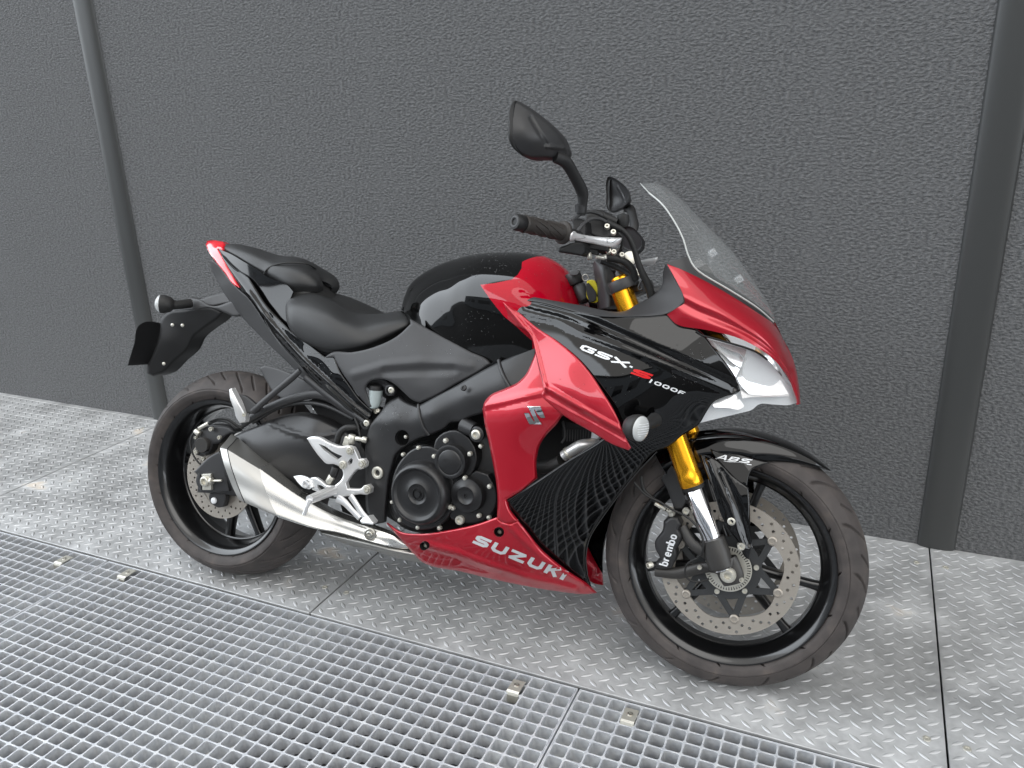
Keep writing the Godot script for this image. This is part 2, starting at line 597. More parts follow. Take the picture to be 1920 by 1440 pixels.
# ---------------------------------------------------------------- materials
func srgb(r, g, b): return Color(r, g, b)
func mat(c, rough, metal = 0.0, coat = 0.0):
	var m := StandardMaterial3D.new()
	m.albedo_color = c; m.roughness = rough; m.metallic = metal
	if coat > 0.0:
		m.clearcoat_enabled = true; m.clearcoat = coat; m.clearcoat_roughness = 0.03
	m.cull_mode = BaseMaterial3D.CULL_DISABLED
	return m
func noise_img(size, seed, freq, oct, type = FastNoiseLite.TYPE_SIMPLEX_SMOOTH):
	var f := FastNoiseLite.new()
	f.noise_type = type; f.seed = seed; f.frequency = freq; f.fractal_octaves = oct
	return f.get_seamless_image(size, size, false, false, 0.1, true)
func ramp_tex(img, stops):
	# stops: [[position, Color], ...]
	var w = img.get_width(); var h = img.get_height()
	var data := PackedByteArray(); data.resize(w * h * 3)
	var lut := []
	for k in 256:
		var x = k / 255.0
		var c = stops[0][1]
		for s in stops.size() - 1:
			if x >= stops[s][0]:
				c = stops[s][1].lerp(stops[s + 1][1], clampf((x - stops[s][0]) / (stops[s + 1][0] - stops[s][0]), 0, 1))
		lut.append([int(c.r * 255), int(c.g * 255), int(c.b * 255)])
	img.convert(Image.FORMAT_L8)
	var src = img.get_data()
	for k in w * h:
		var l = lut[src[k]]
		data[k * 3] = l[0]; data[k * 3 + 1] = l[1]; data[k * 3 + 2] = l[2]
	var o = Image.create_from_data(w, h, false, Image.FORMAT_RGB8, data)
	o.generate_mipmaps()
	return ImageTexture.create_from_image(o)
func bump_tex(img, s):
	var o = img.duplicate()
	o.convert(Image.FORMAT_RGBA8)
	o.bump_map_to_normal_map(s)
	o.generate_mipmaps()
	return ImageTexture.create_from_image(o)
func triplanar(m, scale, world = false):
	m.uv1_triplanar = true; m.uv1_world_triplanar = world
	m.uv1_scale = Vector3(scale, scale, scale)
	return m

func make_materials():
	MT.red = mat(Color(0.67, 0.008, 0.125), 0.34, 0.45, 1.0)
	MT.gloss = mat(Color(0.02, 0.02, 0.022), 0.035)
	MT.infill = mat(Color(0.02, 0.02, 0.022), 0.07)
	MT.satin = mat(Color(0.15, 0.15, 0.155), 0.46)
	MT.frame = mat(Color(0.13, 0.13, 0.135), 0.42)
	MT.plastic = mat(Color(0.20, 0.20, 0.205), 0.5)
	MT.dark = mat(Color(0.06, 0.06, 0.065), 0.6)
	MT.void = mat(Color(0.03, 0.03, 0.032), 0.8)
	MT.engine = mat(Color(0.10, 0.10, 0.105), 0.36)
	MT.rim = mat(Color(0.045, 0.045, 0.05), 0.28, 0.0, 0.5)
	MT.alu = mat(Color(0.86, 0.86, 0.86), 0.34, 0.65)
	MT.steel = mat(Color(0.74, 0.73, 0.70), 0.30, 0.95)
	MT.zinc = mat(Color(0.80, 0.79, 0.75), 0.38, 0.7)
	MT.chrome = mat(Color(0.92, 0.92, 0.93), 0.06, 1.0)
	MT.gold = mat(Color(0.94, 0.67, 0.15), 0.22, 0.9)
	MT.muffler = mat(Color(0.67, 0.665, 0.65), 0.38, 0.9)
	MT.guard = mat(Color(0.86, 0.855, 0.84), 0.22, 0.95)
	MT.disc = mat(Color(0.66, 0.635, 0.60), 0.42, 0.65)
	MT.carrier = mat(Color(0.22, 0.225, 0.23), 0.45, 0.3)
	MT.lower = mat(Color(0.22, 0.215, 0.21), 0.42, 0.2)
	MT.rubber = mat(Color(0.10, 0.10, 0.10), 0.6)
	MT.grip = mat(Color(0.17, 0.155, 0.145), 0.62)
	MT.white = mat(Color(0.86, 0.87, 0.88), 0.35)
	MT.sticker_red = mat(Color(0.80, 0.05, 0.08), 0.35)
	MT.silver_paint = mat(Color(0.80, 0.81, 0.82), 0.35, 0.3)
	MT.yellow = mat(Color(0.75, 0.70, 0.05), 0.5)
	MT.taillight = mat(Color(0.80, 0.05, 0.13), 0.12, 0.0, 1.0)
	MT.lens = mat(Color(0.93, 0.95, 0.96, 0.10), 0.03)
	MT.reflector = mat(Color(0.97, 0.97, 0.97), 0.18, 0.7)
	MT.signal = mat(Color(0.70, 0.71, 0.71), 0.12)
	MT.lens.transparency = BaseMaterial3D.TRANSPARENCY_ALPHA
	MT.screen = mat(Color(0.82, 0.84, 0.84, 0.10), 0.02)
	MT.screen.transparency = BaseMaterial3D.TRANSPARENCY_ALPHA
	MT.screen_edge = mat(Color(0.70, 0.71, 0.70), 0.25)
	MT.fluid = mat(Color(0.62, 0.66, 0.66), 0.35)
	MT.water = mat(Color(0.05, 0.05, 0.055, 0.30), 0.03)  # clear drops; the dark tint imitates their refraction
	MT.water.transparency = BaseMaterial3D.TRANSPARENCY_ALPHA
	var g = noise_img(512, 11, 0.09, 3)
	MT.seat = mat(Color(0.135, 0.137, 0.14), 0.48)
	MT.seat.normal_enabled = true; MT.seat.normal_texture = bump_tex(g, 1.2); MT.seat.normal_scale = 0.25
	triplanar(MT.seat, 14.0)
	for k in ["satin", "frame", "plastic", "engine", "lower"]:
		MT[k].normal_enabled = true; MT[k].normal_texture = MT.seat.normal_texture; MT[k].normal_scale = 0.10
		triplanar(MT[k], 20.0)
	var d = noise_img(512, 5, 0.012, 5)
	MT.tyre = mat(Color(1, 1, 1), 0.72)
	MT.tyre.albedo_texture = ramp_tex(d, [[0.0, Color(0.18, 0.166, 0.162)], [0.45, Color(0.235, 0.217, 0.212)], [0.7, Color(0.27, 0.248, 0.24)], [1.0, Color(0.33, 0.30, 0.28)]])
	triplanar(MT.tyre, 2.6)

func make_floor_materials():
	var a = noise_img(1024, 21, 0.018, 4, FastNoiseLite.TYPE_CELLULAR)
	var b = noise_img(1024, 22, 0.0035, 4)
	var c = noise_img(1024, 23, 0.006, 5)
	var e = noise_img(1024, 24, 0.05, 3)
	for q in [a, b, c, e]: q.convert(Image.FORMAT_L8)
	var da = a.get_data(); var db = b.get_data(); var dc = c.get_data(); var de = e.get_data()
	var out := PackedByteArray(); out.resize(1024 * 1024 * 3)
	var rough := PackedByteArray(); rough.resize(1024 * 1024)
	for k in 1024 * 1024:
		var s = 0.69 + (da[k] - 128) * 0.0005 + (db[k] - 128) * 0.0005 + (de[k] - 128) * 0.0003
		var w = clampf((dc[k] - 150) / 70.0, 0.0, 1.0)      # pale dried wash marks
		s += w * 0.05
		var st = 0.6 * clampf((db[k] + dc[k] - 385) / 60.0, 0.0, 1.0)      # rusty film
		out[k * 3] = int(clampf((s + st * 0.05) * 255, 0, 255)); out[k * 3 + 1] = int(clampf((s * 1.006 - st * 0.02) * 255, 0, 255)); out[k * 3 + 2] = int(clampf((s * 1.01 - st * 0.10) * 255, 0, 255))
		rough[k] = int(clampf(0.40 + w * 0.15 + (db[k] - 128) * 0.001, 0, 1) * 255)
	var im = Image.create_from_data(1024, 1024, false, Image.FORMAT_RGB8, out)
	im.generate_mipmaps()
	MT.plate = mat(Color(1, 1, 1), 1.0, 0.35)
	MT.plate.albedo_texture = ImageTexture.create_from_image(im)
	var ri = Image.create_from_data(1024, 1024, false, Image.FORMAT_L8, rough)
	MT.plate.roughness_texture = ImageTexture.create_from_image(ri)
	MT.plate.normal_enabled = true; MT.plate.normal_texture = bump_tex(e, 1.0); MT.plate.normal_scale = 0.12
	triplanar(MT.plate, 0.72, true)
	MT.lattice = mat(Color(1, 1, 1), 0.5, 0.25)
	MT.lattice.albedo_texture = ramp_tex(noise_img(512, 31, 0.02, 5), [[0.0, Color(0.62, 0.635, 0.66)], [0.5, Color(0.71, 0.72, 0.735)], [1.0, Color(0.79, 0.795, 0.80)]])
	triplanar(MT.lattice, 3.1, true)
	MT.facade = mat(Color(0.42, 0.43, 0.44), 0.8)
	MT.window = mat(Color(0.05, 0.055, 0.06), 0.08)
	MT.beam = mat(Color(0.74, 0.745, 0.73), 0.6, 0.1)
	MT.asphalt = mat(Color(1, 1, 1), 0.9)
	MT.asphalt.albedo_texture = ramp_tex(noise_img(512, 41, 0.2, 3), [[0.0, Color(0.12, 0.12, 0.125)], [1.0, Color(0.22, 0.22, 0.22)]])
	triplanar(MT.asphalt, 1.0, true)
	# render: coarse sprayed plaster, grains about 8 mm, a little wider than tall
	var p1 = noise_img(1024, 51, 0.065, 4, FastNoiseLite.TYPE_PERLIN)
	MT.wall = mat(Color(1, 1, 1), 0.82)
	MT.wall.albedo_texture = ramp_tex(p1.duplicate(), [[0.0, Color(0.255, 0.26, 0.267)], [0.5, Color(0.352, 0.356, 0.362)], [1.0, Color(0.45, 0.454, 0.457)]])
	MT.wall.normal_enabled = true; MT.wall.normal_texture = bump_tex(p1, 9.5); MT.wall.normal_scale = 1.0
	MT.strip = mat(Color(0.235, 0.24, 0.24), 0.42, 0.2)

func grating_cells(m, x0, z0, nx, nz, px_, pz_, fine):
	# moulded lattice: rounded openings, chamfered rims, 38 mm deep
	var hb = 0.0018; var r = 0.0055 if fine else 0.004; var ch = 0.0007
	var ring := []; var sq := []; var ring2 := []
	var hx = px_ * 0.5 - hb; var hz = pz_ * 0.5 - hb
	var na = 4 if fine else 2
	for q in 4:
		var sx = [1, -1, -1, 1][q]; var sz = [1, 1, -1, -1][q]
		for k in na:
			var a = (q + (float(k) / (na - 1) if na > 1 else 0.5)) * PI * 0.5
			ring.append(Vector2(sx * (hx - r) + cos(a) * r, sz * (hz - r) + sin(a) * r))
			ring2.append(Vector2(sx * (hx - r) + cos(a) * (r + ch), sz * (hz - r) + sin(a) * (r + ch)))
			sq.append(Vector2(sx * px_ * 0.5, sz * pz_ * 0.5) if k > 0 and k < na - 1 or na == 1 else (Vector2(sx * px_ * 0.5, sz * pz_ * 0.5)))
	var n = ring.size()
	var up = Vector3(0, 1, 0)
	for ix in nx:
		for iz in nz:
			var c = Vector3(x0 + (ix + 0.5) * px_, 0, z0 + (iz + 0.5) * pz_)
			var b = m.v.size()
			for k in n:
				var g = Vector3(-(ring[k].x), 0, -(ring[k].y)).normalized()
				m.add(c + Vector3(sq[k].x, 0, sq[k].y), up)
				m.add(c + Vector3(ring2[k].x, 0, ring2[k].y), up)
				var t = (ring[(k + 1) % n] - ring[(k - 1 + n) % n]).normalized()
				g = Vector3(-t.y, 0, t.x)
				if g.dot(Vector3(ring[k].x, 0, ring[k].y)) > 0: g = -g
				m.add(c + Vector3(ring[k].x, -ch, ring[k].y), (up + g * 0.6).normalized())
				m.add(c + Vector3(ring[k].x, -ch, ring[k].y), g)
				m.add(c + Vector3(ring[k].x * 1.03, -0.033, ring[k].y * 1.03), g)
			for k in n:
				var a = b + k * 5; var d = b + ((k + 1) % n) * 5
				for s in [0, 1, 3]:
					m.tri(a + s, d + s, d + s + 1); m.tri(a + s, d + s + 1, a + s + 1)

func build_setting():
	# wall
	var wall := Node3D.new(); wall.name = "wall"; add_child(wall)
	tag(wall, "dark grey coarse plaster wall with smooth vertical cover strips behind the motorcycle", "wall")
	var m = MB.new()
	var posts = [[-1.712, -1.602], [1.524, 1.629]]
	m.flat(Vector3(-7, -0.12, 0), Vector3(7, -0.12, 0), Vector3(7, 4.2, 0), Vector3(-7, 4.2, 0), Vector3(0, 0, 1))
	for k in range(m.v.size()): m.t[k] = Vector2(m.v[k].x / 0.74, -m.v[k].y / 0.44)
	m.flat(Vector3(-7, -0.12, -0.25), Vector3(7, -0.12, -0.25), Vector3(7, 4.2, -0.25), Vector3(-7, 4.2, -0.25), Vector3(0, 0, -1))
	m.flat(Vector3(-7, 4.2, 0), Vector3(7, 4.2, 0), Vector3(7, 4.2, -0.25), Vector3(-7, 4.2, -0.25), Vector3(0, 1, 0))
	for s in [-7.0, 7.0]: m.flat(Vector3(s, -0.12, 0), Vector3(s, 4.2, 0), Vector3(s, 4.2, -0.25), Vector3(s, -0.12, -0.25), Vector3(signf(s), 0, 0))
	part("plaster_face", m, MT.wall, wall)
	for q in posts:
		# shallow rounded metal cover strip
		var s = MB.new()
		var n = 14
		var w = q[1] - q[0]; var d = 0.016
		for k in n:
			var a0 = -1.0 + 2.0 * k / n; var a1 = -1.0 + 2.0 * (k + 1) / n
			var pr := []
			for a in [a0, a1]:
				var zz = d * pow(1.0 - pow(absf(a), 3.0), 0.6) + 0.001
				var sl = d * 0.6 * pow(maxf(1.0 - pow(absf(a), 3.0), 0.02), -0.4) * 3.0 * a * absf(a)
				pr.append([q[0] + w * (0.5 + a * 0.5), zz, Vector3(sl / (w * 0.5), 0, 1).normalized()])
			var y0 = 0.0005; var y1 = 4.19
			s.quad(s.add(Vector3(pr[0][0], y0, pr[0][1]), pr[0][2]), s.add(Vector3(pr[1][0], y0, pr[1][1]), pr[1][2]), s.add(Vector3(pr[1][0], y1, pr[1][1]), pr[1][2]), s.add(Vector3(pr[0][0], y1, pr[0][1]), pr[0][2]))
		part("cover_strip", s, MT.strip, wall)
	# ground sheet under and beyond the decking
	var gm = MB.new()
	gm.flat(Vector3(-300, -0.125, -300), Vector3(300, -0.125, -300), Vector3(300, -0.125, 300), Vector3(-300, -0.125, 300), Vector3(0, 1, 0))
	tag(part("ground", gm, MT.asphalt, self), "", "", "", "structure")
	# the building across the yard that the paint mirrors
	var hb := Node3D.new(); hb.name = "building"; add_child(hb)
	hb.position = Vector3(-6.0, -0.125, 13.0)
	tag(hb, "grey building across the yard, mirrored dark in the paint", "building")
	var bw = MB.new()
	box(bw, Vector3(0, 2.4, 2.0), Vector3(34.0, 4.8, 4.0), Basis.IDENTITY, 0.02)
	part("facade", bw, MT.facade, hb)
	bw = MB.new()
	box(bw, Vector3(0, 4.9, 2.0), Vector3(34.4, 0.2, 4.4), Basis.IDENTITY, 0.02)
	part("roof", bw, MT.dark, hb)
	for k in 8:
		bw = MB.new()
		box(bw, Vector3(-13.0 + k * 3.8, 2.6, -0.03), Vector3(2.2, 1.5, 0.1), Basis.IDENTITY, 0.01)
		part("window", bw, MT.window, hb)
	# tread plate floor
	var floor_ := Node3D.new(); floor_.name = "floor"; add_child(floor_); tag(floor_, "", "", "", "structure")
	var tread = MB.new()
	var tn = 8
	for k in tn + 1:
		var a = -1.0 + 2.0 * k / tn
		var ww = 0.0054 * (1.0 - a * a) + 0.00015; var hh = 0.0020 * (1.0 - pow(absf(a), 2.5)) + 0.00002
		var sl = a * 0.10
		tread.add(Vector3(a * 0.0165, -0.0004, ww), Vector3(sl, 0.35, 1).normalized())
		tread.add(Vector3(a * 0.0165, hh, ww * 0.35), Vector3(sl, 1, 0.25).normalized())
		tread.add(Vector3(a * 0.0165, hh, -ww * 0.35), Vector3(sl, 1, -0.25).normalized())
		tread.add(Vector3(a * 0.0165, -0.0004, -ww), Vector3(sl, 0.35, -1).normalized())
	for k in tn:
		for s in 3: tread.quad(k * 4 + s, k * 4 + s + 1, k * 4 + s + 5, k * 4 + s + 4)
	var tread_mesh = tread.mesh()
	var seams = [-3.199, -1.612, -0.028, 1.559, 3.146]
	for k in 4:
		var x0 = seams[k] + 0.0023; var x1 = seams[k + 1] - 0.0023
		var pm = MB.new()
		box(pm, Vector3((x0 + x1) * 0.5, -0.004, 0.498), Vector3(x1 - x0, 0.008, 0.996), Basis.IDENTITY, 0.001)
		var pl = part("floor_plate", pm, MT.plate, floor_)
		var mm := MultiMesh.new()
		mm.transform_format = MultiMesh.TRANSFORM_3D; mm.mesh = tread_mesh
		var xs := []
		for fam in 2:
			var ox = 0.5078 if fam == 0 else 0.4863; var oz = 0.9088 if fam == 0 else 0.9305
			for ix in range(-90, 70):
				var x = ox + ix * 0.0447
				if x < x0 + 0.010 or x > x1 - 0.010: continue
				for iz in range(-22, 4):
					var z = oz + iz * 0.0442
					if z < 0.012 or z > 0.988: continue
					xs.append(Transform3D(Basis(Vector3.UP, deg_to_rad(38.0 if fam == 0 else -38.0)), Vector3(x, 0, z)))
		mm.instance_count = xs.size()
		for j in xs.size(): mm.set_instance_transform(j, xs[j])
		var mi := MultiMeshInstance3D.new()
		mi.name = "raised_treads"; mi.multimesh = mm; mi.material_override = MT.plate; mi.set_meta("kind", "stuff")
		pl.add_child(mi)
		for sx in [x0 + 0.036, x1 - 0.036]:
			for sz in [0.119, 0.875]:
				var sm = MB.new()
				lathe(sm, [[0.0085, 0.0], [0.008, 0.0022], [0.004, 0.0024], [0.0035, 0.001], [0, 0.001]], axis_xf(Vector3(sx, 0.0002, sz), Vector3.UP), 16)
				part("screw", sm, MT.zinc, pl)
	# moulded grating panels
	var gs = [-2.404, -0.815, 0.774, 2.363]
	var names = ["pale grey grating panel reaching out past the rear wheel", "pale grey grating panel between two dark seams, along the motorcycle's middle", "pale grey grating panel with its clip below the front wheel"]
	for k in 3:
		var gp := Node3D.new(); gp.name = "floor_grating" if k == 0 else "floor_grating_%03d" % k; add_child(gp)
		gp.position = Vector3(gs[k], -0.001, 1.004)
		tag(gp, names[k], "grating", "grating panels")
		var w = gs[k + 1] - gs[k]
		var e = 0.006
		var nx = 42; var pxx = (w - 2 * e) / nx; var pzz = 0.0358
		var lm = MB.new()
		grating_cells(lm, e, 0.003, nx, 22, pxx, pzz, true)
		grating_cells(lm, e, 0.003 + 22 * pzz, nx, 30, pxx, pzz, false)
		part("lattice", lm, MT.lattice, gp)
		var bm = MB.new()
		var dz = 52 * pzz + 0.006
		for sx in [0.0015 + e * 0.5 - 0.0005, w - 0.0015 - e * 0.5 + 0.0005]: box(bm, Vector3(sx, -0.0165, dz * 0.5), Vector3(e - 0.002, 0.033, dz), Basis.IDENTITY, 0.0008)
		box(bm, Vector3(w * 0.5, -0.0165, 0.0012), Vector3(w - 0.004, 0.033, 0.0022), Basis.IDENTITY, 0.0006)
		part("border_bar", bm, MT.lattice, gp)
	# carrying beams below the lattice
	for k in 6:
		var bx = -2.404 + k * 0.7945
		var bm = MB.new()
		box(bm, Vector3(bx, -0.0795, 1.95), Vector3(0.26, 0.09, 1.9), Basis.IDENTITY, 0.003)
		var o = part("support_beam", bm, MT.beam, self)
		if k > 0: o.name = "support_beam_%03d" % k
		tag(o, "flat pale beam seen below through the openings of the grating", "beam", "beams below the grating")
	# saddle clips holding the gratings down
	var clips = [[-0.953, 1.062, "pressed steel clip with a screw beside the dark seam, behind the rear wheel"], [-0.69, 1.045, "pressed steel clip with a screw on the grating just below the rear wheel"], [0.633, 1.062, "pressed steel clip with a screw near the seam below the belly of the motorcycle"], [0.912, 1.054, "pressed steel clip with a screw on the grating below the front wheel"]]
	for k in 4:
		var c := Node3D.new(); c.name = "grating_clip" if k == 0 else "grating_clip_%03d" % k; add_child(c)
		c.position = Vector3(clips[k][0], 0, clips[k][1])
		tag(c, clips[k][2], "clip", "grating clips")
		var sm = MB.new()
		var prof = [Vector2(-0.028, 0.0015), Vector2(-0.026, 0.004), Vector2(0.012, 0.004), Vector2(0.018, 0.002), Vector2(0.021, -0.004), Vector2(0.0215, -0.024)]
		for q in prof.size() - 1:
			var a = prof[q]; var b = prof[q + 1]
			var nn = Vector3(0, b.x - a.x, -(b.y - a.y)).normalized()
			var hw = 0.0155
			sm.flat(Vector3(-hw, a.y, a.x), Vector3(hw, a.y, a.x), Vector3(hw, b.y, b.x), Vector3(-hw, b.y, b.x), nn)
			sm.flat(Vector3(-hw, a.y - 0.003, a.x - 0.001), Vector3(hw, a.y - 0.003, a.x - 0.001), Vector3(hw, b.y - 0.003, b.x - 0.001), Vector3(-hw, b.y - 0.003, b.x - 0.001), -nn)
			for s in [-hw, hw]: sm.flat(Vector3(s, a.y, a.x), Vector3(s, b.y, b.x), Vector3(s, b.y - 0.003, b.x - 0.001), Vector3(s, a.y - 0.003, a.x - 0.001), Vector3(signf(s), 0, 0))
		part("saddle", sm, MT.zinc, c)
		var bm = MB.new()
		bolt(bm, Vector3(0, 0.0042, -0.008), Vector3.UP, 0.0062, 0.002)
		part("screw", bm, MT.steel, c)

func _ready():
	rng.seed = 7
	var cam := Camera3D.new()
	cam.name = "camera"
	cam.position = CAM_POS; cam.rotation_order = EULER_ORDER_YXZ; cam.rotation = CAM_ROT
	cam.fov = rad_to_deg(2.0 * atan(720.0 / FOC)); cam.near = 0.02; cam.far = 900.0
	add_child(cam); cam.current = true
	var env := Environment.new()
	env.background_mode = Environment.BG_SKY
	var sky := Sky.new(); var sm := ProceduralSkyMaterial.new()
	sm.sky_top_color = Color(0.82, 0.845, 0.87); sm.sky_horizon_color = Color(0.76, 0.78, 0.80); sm.sky_curve = 0.25
	sm.ground_horizon_color = Color(0.45, 0.46, 0.47); sm.ground_bottom_color = Color(0.2, 0.2, 0.2); sm.sun_angle_max = 1.0
	sm.energy_multiplier = 4.0
	sky.sky_material = sm; env.sky = sky
	env.tonemap_mode = Environment.TONE_MAPPER_LINEAR; env.tonemap_exposure = 1.72
	env.sdfgi_enabled = true; env.ssao_enabled = true; env.ssil_enabled = true
	var we := WorldEnvironment.new(); we.name = "environment"; we.environment = env; add_child(we)
	var sun := DirectionalLight3D.new()
	sun.name = "sun"; sun.light_energy = 0.2; sun.light_angular_distance = 50.0; sun.light_color = Color(1, 0.995, 0.985); sun.shadow_enabled = true
	sun.rotation = Vector3(deg_to_rad(-52), deg_to_rad(32), 0)
	add_child(sun)
	make_materials(); make_floor_materials()
	build_setting()
	bike = Node3D.new(); bike.name = "motorcycle"; add_child(bike)
	bike.position = BIKE_POS; bike.rotation_order = EULER_ORDER_YXZ; bike.rotation = BIKE_ROT
	tag(bike, "red and black half-faired motorcycle leaning on the tread plate floor by the wall", "motorcycle")
	var cx = bike.transform.affine_inverse() * cam.transform
	cam_o = cx.origin; cam_b = cx.basis
	build_bike()

# ================================================================ the motorcycle
func tyre(prof, groove):
	# prof: [radius, z] from the right bead over the crown to the left bead, dense; groove(angle, s) -> depth
	var m = MB.new()
	var n = 1000
	var c = prof.size()
	for k in c:
		var a = prof[maxi(k - 1, 0)]; var b = prof[mini(k + 1, c - 1)]
		var nr = -(b.y - a.y); var nz = b.x - a.x
		var l = sqrt(nr * nr + nz * nz)
		nr /= l; nz /= l
		for q in n:
			var t = TAU * q / n
			var d = groove.call(t, prof[k].y)
			var r = prof[k].x - d * nr; var z = prof[k].y - d * nz
			m.add(Vector3(cos(t) * r, sin(t) * r, z), Vector3(cos(t) * nr, sin(t) * nr, nz), Vector2(t, z))
	for k in c - 1:
		for q in n:
			var q2 = (q + 1) % n
			m.quad(k * n + q, k * n + q2, (k + 1) * n + q2, (k + 1) * n + q)
	# normals in the grooves from the faces
	var nn := PackedVector3Array(); nn.resize(m.v.size())
	for k in range(0, m.i.size(), 3):
		var g = -(m.v[m.i[k + 1]] - m.v[m.i[k]]).cross(m.v[m.i[k + 2]] - m.v[m.i[k]])
		for s in 3: nn[m.i[k + s]] += g
	for k in m.v.size(): m.n[k] = nn[k].normalized()
	return m
func tyre_profile(pts, s):
	var l := []
	for q in pts: l.append(Vector2(q[0], q[1]))
	for k in range(pts.size() - 2, -1, -1): l.append(Vector2(pts[k][0], -pts[k][1]))
	return densify(l, s, false)
func groove_fn(t, z, per, hw, z0, z1, slope, curve, w):
	var az = absf(z)
	if az < z0 or az > z1: return 0.0
	var x = (az - z0) / (z1 - z0)
	var ph = t + slope * x + curve * x * x + (0.0 if z > 0 else 0.5 / per * TAU)
	var u = fposmod(ph * per / TAU, 1.0)
	var k = int(floor(fposmod(ph * per / TAU, 2.0)))
	if k == 1 and x > 0.70: return 0.0
	var d = absf(u - 0.5) / per * TAU * 0.3
	var f = clampf((w - d) / (w * 0.6), 0.0, 1.0)
	var e = clampf(minf(x, 1.0 - x) * 12.0, 0.0, 1.0)
	return 0.0075 * f * e

func spoke_bar(m, a0, a1, r0, r1, w0, w1, d0, d1, zc):
	var p0 = Vector3(cos(a0) * r0, sin(a0) * r0, zc); var p1 = Vector3(cos(a1) * r1, sin(a1) * r1, zc)
	var t = (p1 - p0).normalized(); var s = Vector3(-t.y, t.x, 0)
	var rows := []
	for e in [0.0, 0.15, 0.8, 1.0]:
		var c = p0.lerp(p1, e)
		var w = lerpf(w0, w1, e) * (1.35 if e == 0.0 or e == 1.0 else 1.0); var d = lerpf(d0, d1, e)
		var l := []
		for q in [[1, 0.55], [0.55, 1], [-0.55, 1], [-1, 0.55], [-1, -0.55], [-0.55, -1], [0.55, -1], [1, -0.55]]: l.append(c + s * w * q[0] + Vector3(0, 0, d * q[1]))
		rows.append(l)
	net(m, rows, 3, 1, true, false, false, (p0 + p1) * 0.5)

func rim_mesh(hw, lip):
	var m = MB.new()
	lathe(m, [[0.2330, hw - 0.006], [0.2335, hw - 0.001], [0.2320, hw + 0.002], [0.2285, hw + 0.002], [0.2240, hw - 0.002], [0.2190, hw - 0.004], [0.2150, hw - 0.012], [0.2090, hw - 0.024], [0.2040, 0.020], [0.2020, 0.014], [0.1985, 0.012], [0.1985, -0.012], [0.2020, -0.014], [0.2040, -0.020], [0.2090, -hw + 0.024], [0.2150, -hw + 0.012], [0.2190, -hw + 0.004], [0.2240, -hw + 0.002], [0.2285, -hw - 0.002], [0.2320, -hw - 0.002], [0.2330, -hw + 0.006]], Transform3D.IDENTITY, 180)
	return m

func disc_ring(m, r0, r1, z, t, nh, rows, hr):
	var outer = circle2(Vector2.ZERO, r1, r1, 120)
	var holes := []
	var inner := PackedVector2Array()
	var k2 = 144
	for k in k2:
		var a = TAU * k / k2
		inner.append(Vector2(cos(a), sin(a)) * (r0 + 0.004 * sin(a * 6.0)))
	holes.append(inner)
	for k in nh:
		var a = TAU * k / nh
		var r = r0 + 0.011 + (r1 - r0 - 0.018) * ((k * 2) % rows) / float(rows - 1)
		holes.append(circle2(Vector2(cos(a), sin(a)) * r, hr, hr, 10))
	plate(m, outer, z - t * 0.5, z + t * 0.5, holes, 0.009, 0.0004)

